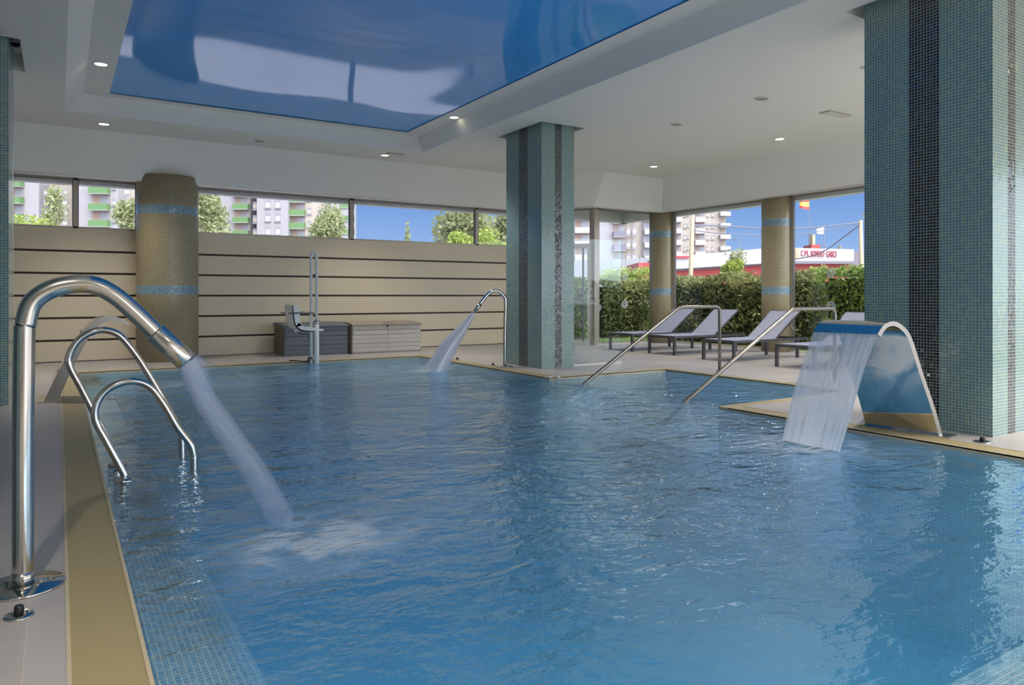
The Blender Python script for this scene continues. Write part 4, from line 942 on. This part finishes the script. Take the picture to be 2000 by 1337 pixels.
f.windows([86, 106, 122], 350, 20, 6, 10, 10); f.windows([220], 356, 32, 4, 6, 14); f.windows([243], 366, 32, 4, 11, 16)
f = Fac(160, 530, 'white apartment block with green balconies in the long strip window')
f.wall('wall_white', 372, 488, d1=14); f.wall('wall_cream', 488, 508, d0=4); f.wall('wall_white', 508, 568, d0=-2, d1=14); f.wall('wall_cream', 568, 640, d0=0); f.wall('wall_white', 640, 692, d0=-1, d1=2)
f.balconies('green_rail', 458, 488, 347, 26, 6, 10); f.balconies('green_rail', 568, 597, 359, 25.6, 6, 11); f.balconies('green_rail', 667, 692, 371, 25.5, 5, 10)
f.windows([494], 368, 26, 5, 11, 16)
for i in range(6):
    for x in (524, 543): 
        y = 367 + 25.7 * i; f.part('window', 'win', x, x + 10.5, y, y + 16, -2.06, -1.9); f.part('shutter', 'sign_white', x + .7, x + 9.8, y + 5, y + 15, -2.1, -2); f.part('window_sill', 'conc', x - 1, x + 11.5, y + 16, y + 17, -2.4, -2)
f.windows([600], 380, 25.6, 4, 8, 13); 
for i in range(3): f.part('window', 'win', 622, 632, 384 + 25.6 * i, 392 + 25.6 * i, -.06, 0)
f = Fac(162, 1200, 'pinkish white apartment tower with dark balconies behind the corner window')
f.wall('wall_white', 1110, 1198, d1=14); f.wall('wall_cream', 1198, 1256, d0=1); f.wall('wall_white', 1256, 1300, d0=0)
f.balconies('dark_rail', 1197, 1221, 399, 26.4, 5, 11); f.balconies('sign_white', 1122, 1152, 392, 26.4, 6, 10); f.balconies('sign_white', 1257, 1276, 396, 26, 5, 9, inside='win')
f.windows([1223, 1235], 418, 26, 4, 8, 15)
f.part('pipe_run', 'dark_rail', 1168, 1169.5, 410, 520, -.3, 0)
f = Fac(195, 1370, 'sunlit cream apartment tower left of the blue sky')
f.wall('wall_cream', 1300, 1405, top=330, d1=16); f.wall('wall_cream', 1405, 1420, top=330, d0=1, d1=14)
for i in range(7): y = 392 + 22.3 * i; f.part('balcony', 'sign_white', 1404, 1424, y, y + 8, -1.6, 3)
f.balconies('sign_white', 1356, 1376, 402, 22.3, 5, 9); f.balconies('sign_white', 1319, 1330, 402, 22.3, 5, 9)
f.windows([1335, 1378, 1389], 414, 22.3, 4, 5.5, 9); f.windows([1342], 414, 22.3, 4, 3, 7)
f = Fac(75, 1220, 'long pale concrete wall behind the corner window', 'wall', 'boundary_barrier')
for i in range(7): f.part('panel', 'conc', 1110 + i * 28, 1137.5 + i * 28, 508 - i, 640, 0, .4)
# white and red low building with the sign
f = Fac(52, 1600, 'low white and red club building with a red-lettered sign', name='club_building')
f.wall('red', 1250, 1668, top=512, d0=.6, d1=6, name='red_wall')
X0, Z0 = f.xz(1290, 512)
mb = MB()
def fp(px, py, d): x, z = f.xz(px, py); return (x, d, z)
mb.prism([fp(1290, 503, 0), fp(1500, 484, 0), fp(1500, 511, 0), fp(1290, 523, 0)], (0, 5, 0)); mb.build('fascia', 'sign_white', f.r)
mb = MB(); mb.prism([fp(1290, 523, -.3), fp(1500, 511, -.3), fp(1500, 514, -.3), fp(1290, 527, -.3)], (0, 1, 0)); mb.build('canopy_edge', 'sign_white', f.r)
mb = MB(); mb.prism([fp(1290, 527, .2), fp(1500, 514, .2), fp(1500, 517, .2), fp(1290, 531, .2)], (0, 1, 0)); mb.build('canopy_gutter', 'sign_dark', f.r)
mb = MB(); mb.prism([fp(1500, 482.5, 0), fp(1668, 486.5, 0), fp(1668, 511, 0), fp(1500, 510, 0)], (0, 5, 0)); sg = mb.build('sign', 'sign_white', f.r)
f.part('fascia_shadow_gap', 'sign_dark', 1500, 1669, 510, 515, -.1, 1)
f.part('grey_block', 'sign_dark', 1669, 1760, 488, 560, 1, 9); f.part('red_band', 'sign_red', 1300, 1345, 500, 504, -.15, 0)
f.part('rooftop_tank', 'red', 1607, 1625, 474, 486, 2, 3.5); f.part('chimney', 'timber', 1614, 1619.5, 452, 475, 2.4, 3)
mb = MB(); N = 10; c = f.xz(1652, 540)
A_ = [(c[0] + 13 * f.k * math.cos(math.pi * i / N), -.1, c[1] + 10 * f.k * math.sin(math.pi * i / N)) for i in range(N + 1)]; B_ = [(p[0], -1.2, p[2] - .12) for p in A_]; mb.strip(A_, B_); mb.build('awning', 'conc', f.r)
def text(s, w, hgt, loc, m_, parent):
    cu = bpy.data.curves.new('lettering', 'FONT'); cu.body = s; cu.size = 1; cu.extrude = .02; cu.offset = 0
    ob = bpy.data.objects.new('tmp', cu); COL.objects.link(ob); bpy.context.view_layer.update()
    me = bpy.data.meshes.new_from_object(ob.evaluated_get(bpy.context.evaluated_depsgraph_get())); bpy.data.objects.remove(ob)
    xs_ = [v.co.x for v in me.vertices]; ys_ = [v.co.y for v in me.vertices]; sx = w / (max(xs_) - min(xs_)); sy = hgt / (max(ys_) - min(ys_)); x0, y0 = min(xs_), min(ys_)
    for v in me.vertices: x, y, z = v.co; v.co = ((x - x0) * sx, -z - .03, (y - y0) * sy)
    me.materials.clear(); me.materials.append(M[m_]); o = bpy.data.objects.new('lettering', me); COL.objects.link(o); o.parent = parent; o.location = loc; return o
for s_, x0, x1, y0, y1 in (('C.', 1564.5, 1569.5, 488.3, 500), ('M.', 1572, 1580, 488.5, 500.3), ('ROMULO', 1584, 1609.5, 489.3, 501.3), ('GARCI', 1614, 1633, 490, 502)):
    xx, zz = f.xz(x0, y1); text(s_, (x1 - x0) * f.k, (y1 - y0) * f.k, (xx, 0, zz), 'sign_red', f.r)
M['crest'] = plain('crest_orange', (.72, .28, .16), .6); M['crest_g'] = plain('crest_green', (.30, .36, .26), .6)
mb = MB(); mb.prism([fp(1551, 485.5, -.05), fp(1559.5, 485.5, -.05), fp(1560, 492, -.05), fp(1559, 503, -.05), fp(1551, 503, -.05), fp(1550, 492, -.05)], (0, .05, 0)); mb.build('crest', 'crest', f.r)
mb = MB(); mb.prism([fp(1553, 490, -.08), fp(1558, 490, -.08), fp(1557.5, 497, -.08), fp(1553.5, 497, -.08)], (0, .03, 0)); mb.build('crest_shield', 'crest_g', f.r)
mb = MB()
for x in (1640, 1646, 1633): mb.tube([fp(x, 486, 3), fp(x, 470, 3)], .03, 6); mb.tube([fp(x - 3, 472, 3), fp(x + 3, 471, 3)], .02, 6)
mb.build('aerial', 'cable', f.r)

# poles, cables, flags
def pole(name, px0, y0, px1, y1, t, rpx, m_, label, cat):
    a = PT(px0, y0, t); c = PT(px1, y1, t); k = t / FX; d = (c - a); z0 = -.12; b = a + d * ((z0 - a.z) / d.z)
    r = empty(name, (b.x, b.y, z0), label=label, cat=cat); mb = MB(); mb.tube([Vector((0, 0, 0)), a - b], [rpx * k * 1.15, rpx * k * .9], 12); mb.build('shaft', m_, r); return r, b
pole('utility_pole', 1353.5, 405, 1349, 535, 30, 4.2, 'timber', 'leaning timber utility pole in the window between the slim columns', 'pole')
pole('utility_pole', 1680.5, 430, 1683, 535, 34, 4.0, 'timber', 'pale timber utility pole just left of the big column', 'pole')
def cable(pts, r, label):
    P = [PT(x, y, t) for x, y, t in pts]; mb = MB(); mb.tube(smooth_path(P, 8), r, 6); tag(mb.build('power_cable', 'cable'), label, 'cable')
cable([(1352, 440, 30), (1400, 440.5, 31), (1490, 446, 32), (1548, 446, 33), (1610, 442, 33.5), (1681, 434, 34), (1760, 424, 36)], .035, 'upper thick cable between the two utility poles')
cable([(1352, 449, 30), (1400, 455, 31), (1490, 459, 32), (1548, 457, 33), (1610, 450, 33.5), (1681, 437, 34)], .022, 'lower thin cable between the two utility poles')
cable([(1680, 439, 34), (1650, 461, 37), (1615, 487, 41), (1585, 500, 45), (1545, 507, 50)], .03, 'slack cable falling from the right utility pole across the sign')
# flags
M['flag_y'] = plain('flag_yellow', (.85, .62, .10), .7); M['flag_r'] = plain('flag_red', (.75, .06, .07), .7); M['flag_w'] = plain('flag_pale', (.70, .68, .58), .7)
def flagpole(px, ytop, t, label):
    r, b = pole('flagpole', px, ytop, px - .8, 490, t, .7, 'cable', label, 'flagpole'); return r, b
flagpole(1580.8, 388, 62, 'tall thin flagpole behind the sign building'); flagpole(1610, 437, 61, 'shorter flagpole right of the tall one')
def flag(px0, px1, y0, y1, t, stripes, label, droop=6):
    r = empty('flag', PT(px1, y0, t), label=label, cat='flag'); o = r.location; n = 12
    for (a, c, m_) in stripes:
        A_, B_ = [], []
        for i in range(n + 1):
            u = i / n; x = px1 + (px0 - px1) * u; dy = droop * u * (1 - .3 * u) ; wv_ = math.sin(u * 7) * .12 * u
            tt = t + wv_
            ya = y0 + (y1 - y0) * a * (1 - .35 * u) + dy; yb = y0 + (y1 - y0) * c * (1 - .35 * u) + dy
            A_.append(PT(x, ya, tt) - o); B_.append(PT(x, yb, tt) - o)
        mb = MB(); mb.strip(A_, B_); mb.strip([p + Vector((0, .01, 0)) for p in B_], [p + Vector((0, .01, 0)) for p in A_]); mb.build('stripe', m_, r)
flag(1562, 1581, 388, 410, 62, [(0, .27, 'flag_r'), (.27, .73, 'flag_y'), (.73, 1, 'flag_r')], 'red and yellow striped flag on the tall flagpole', 4)
flag(1594, 1609.9, 443, 457, 61, [(0, 1, 'flag_w')], 'pale flag on the shorter flagpole', 5)
# street lamp
r, b = pole('street_lamp', 1443, 467, 1443, 495, 90, .7, 'cable', 'distant street lamp against the sky in the middle window', 'street lamp')
a = PT(1443, 467, 90) - b; c = PT(1433, 467, 90) - b; mb = MB(); mb.tube([a, c], .04, 6); mb.box(c.x - .15, c.x + .45, c.y - .1, c.y + .1, c.z - .1, c.z); mb.build('lamp_head', 'cable', r)
# palms
M['palm'] = leafmat('palm_fronds', (.20, .24, .05), (.50, .50, .16), 2)
def palm(px, y, t, rpx, label):
    k = t / FX; c = PT(px, y, t); r = empty('palm_tree', (c.x, c.y, -.12), label=label, cat='palm tree'); h = c.z + .12; R = rpx * k
    mb = MB(); mb.tube([(0, 0, 0), (0, 0, h)], [.16, .11], 8); mb.build('trunk', 'bark', r); mb = MB()
    for i in range(26):
        a = 2 * math.pi * random.random(); el = random.uniform(-.2, 1.2); d = Vector((math.cos(a), math.sin(a), 0)); s = Vector((-math.sin(a), math.cos(a), 0)) * R * .10
        P = [Vector((0, 0, h)) + d * R * u * math.cos(el * .8) + Vector((0, 0, R * (math.sin(el) * u - .7 * u * u))) for u in (0, .25, .5, .75, 1)]
        mb.strip([p - s * w for p, w in zip(P, (.3, 1, 1, .7, .1))], [p + s * w for p, w in zip(P, (.3, 1, 1, .7, .1))])
    mb.build('crown', 'palm', r)
palm(1590, 480, 70, 9, 'small palm top above the red lettering'); palm(1640, 481, 72, 6, 'small palm top right of the red lettering'); palm(1692, 418, 48, 12, 'palm crown cut off by the big column')
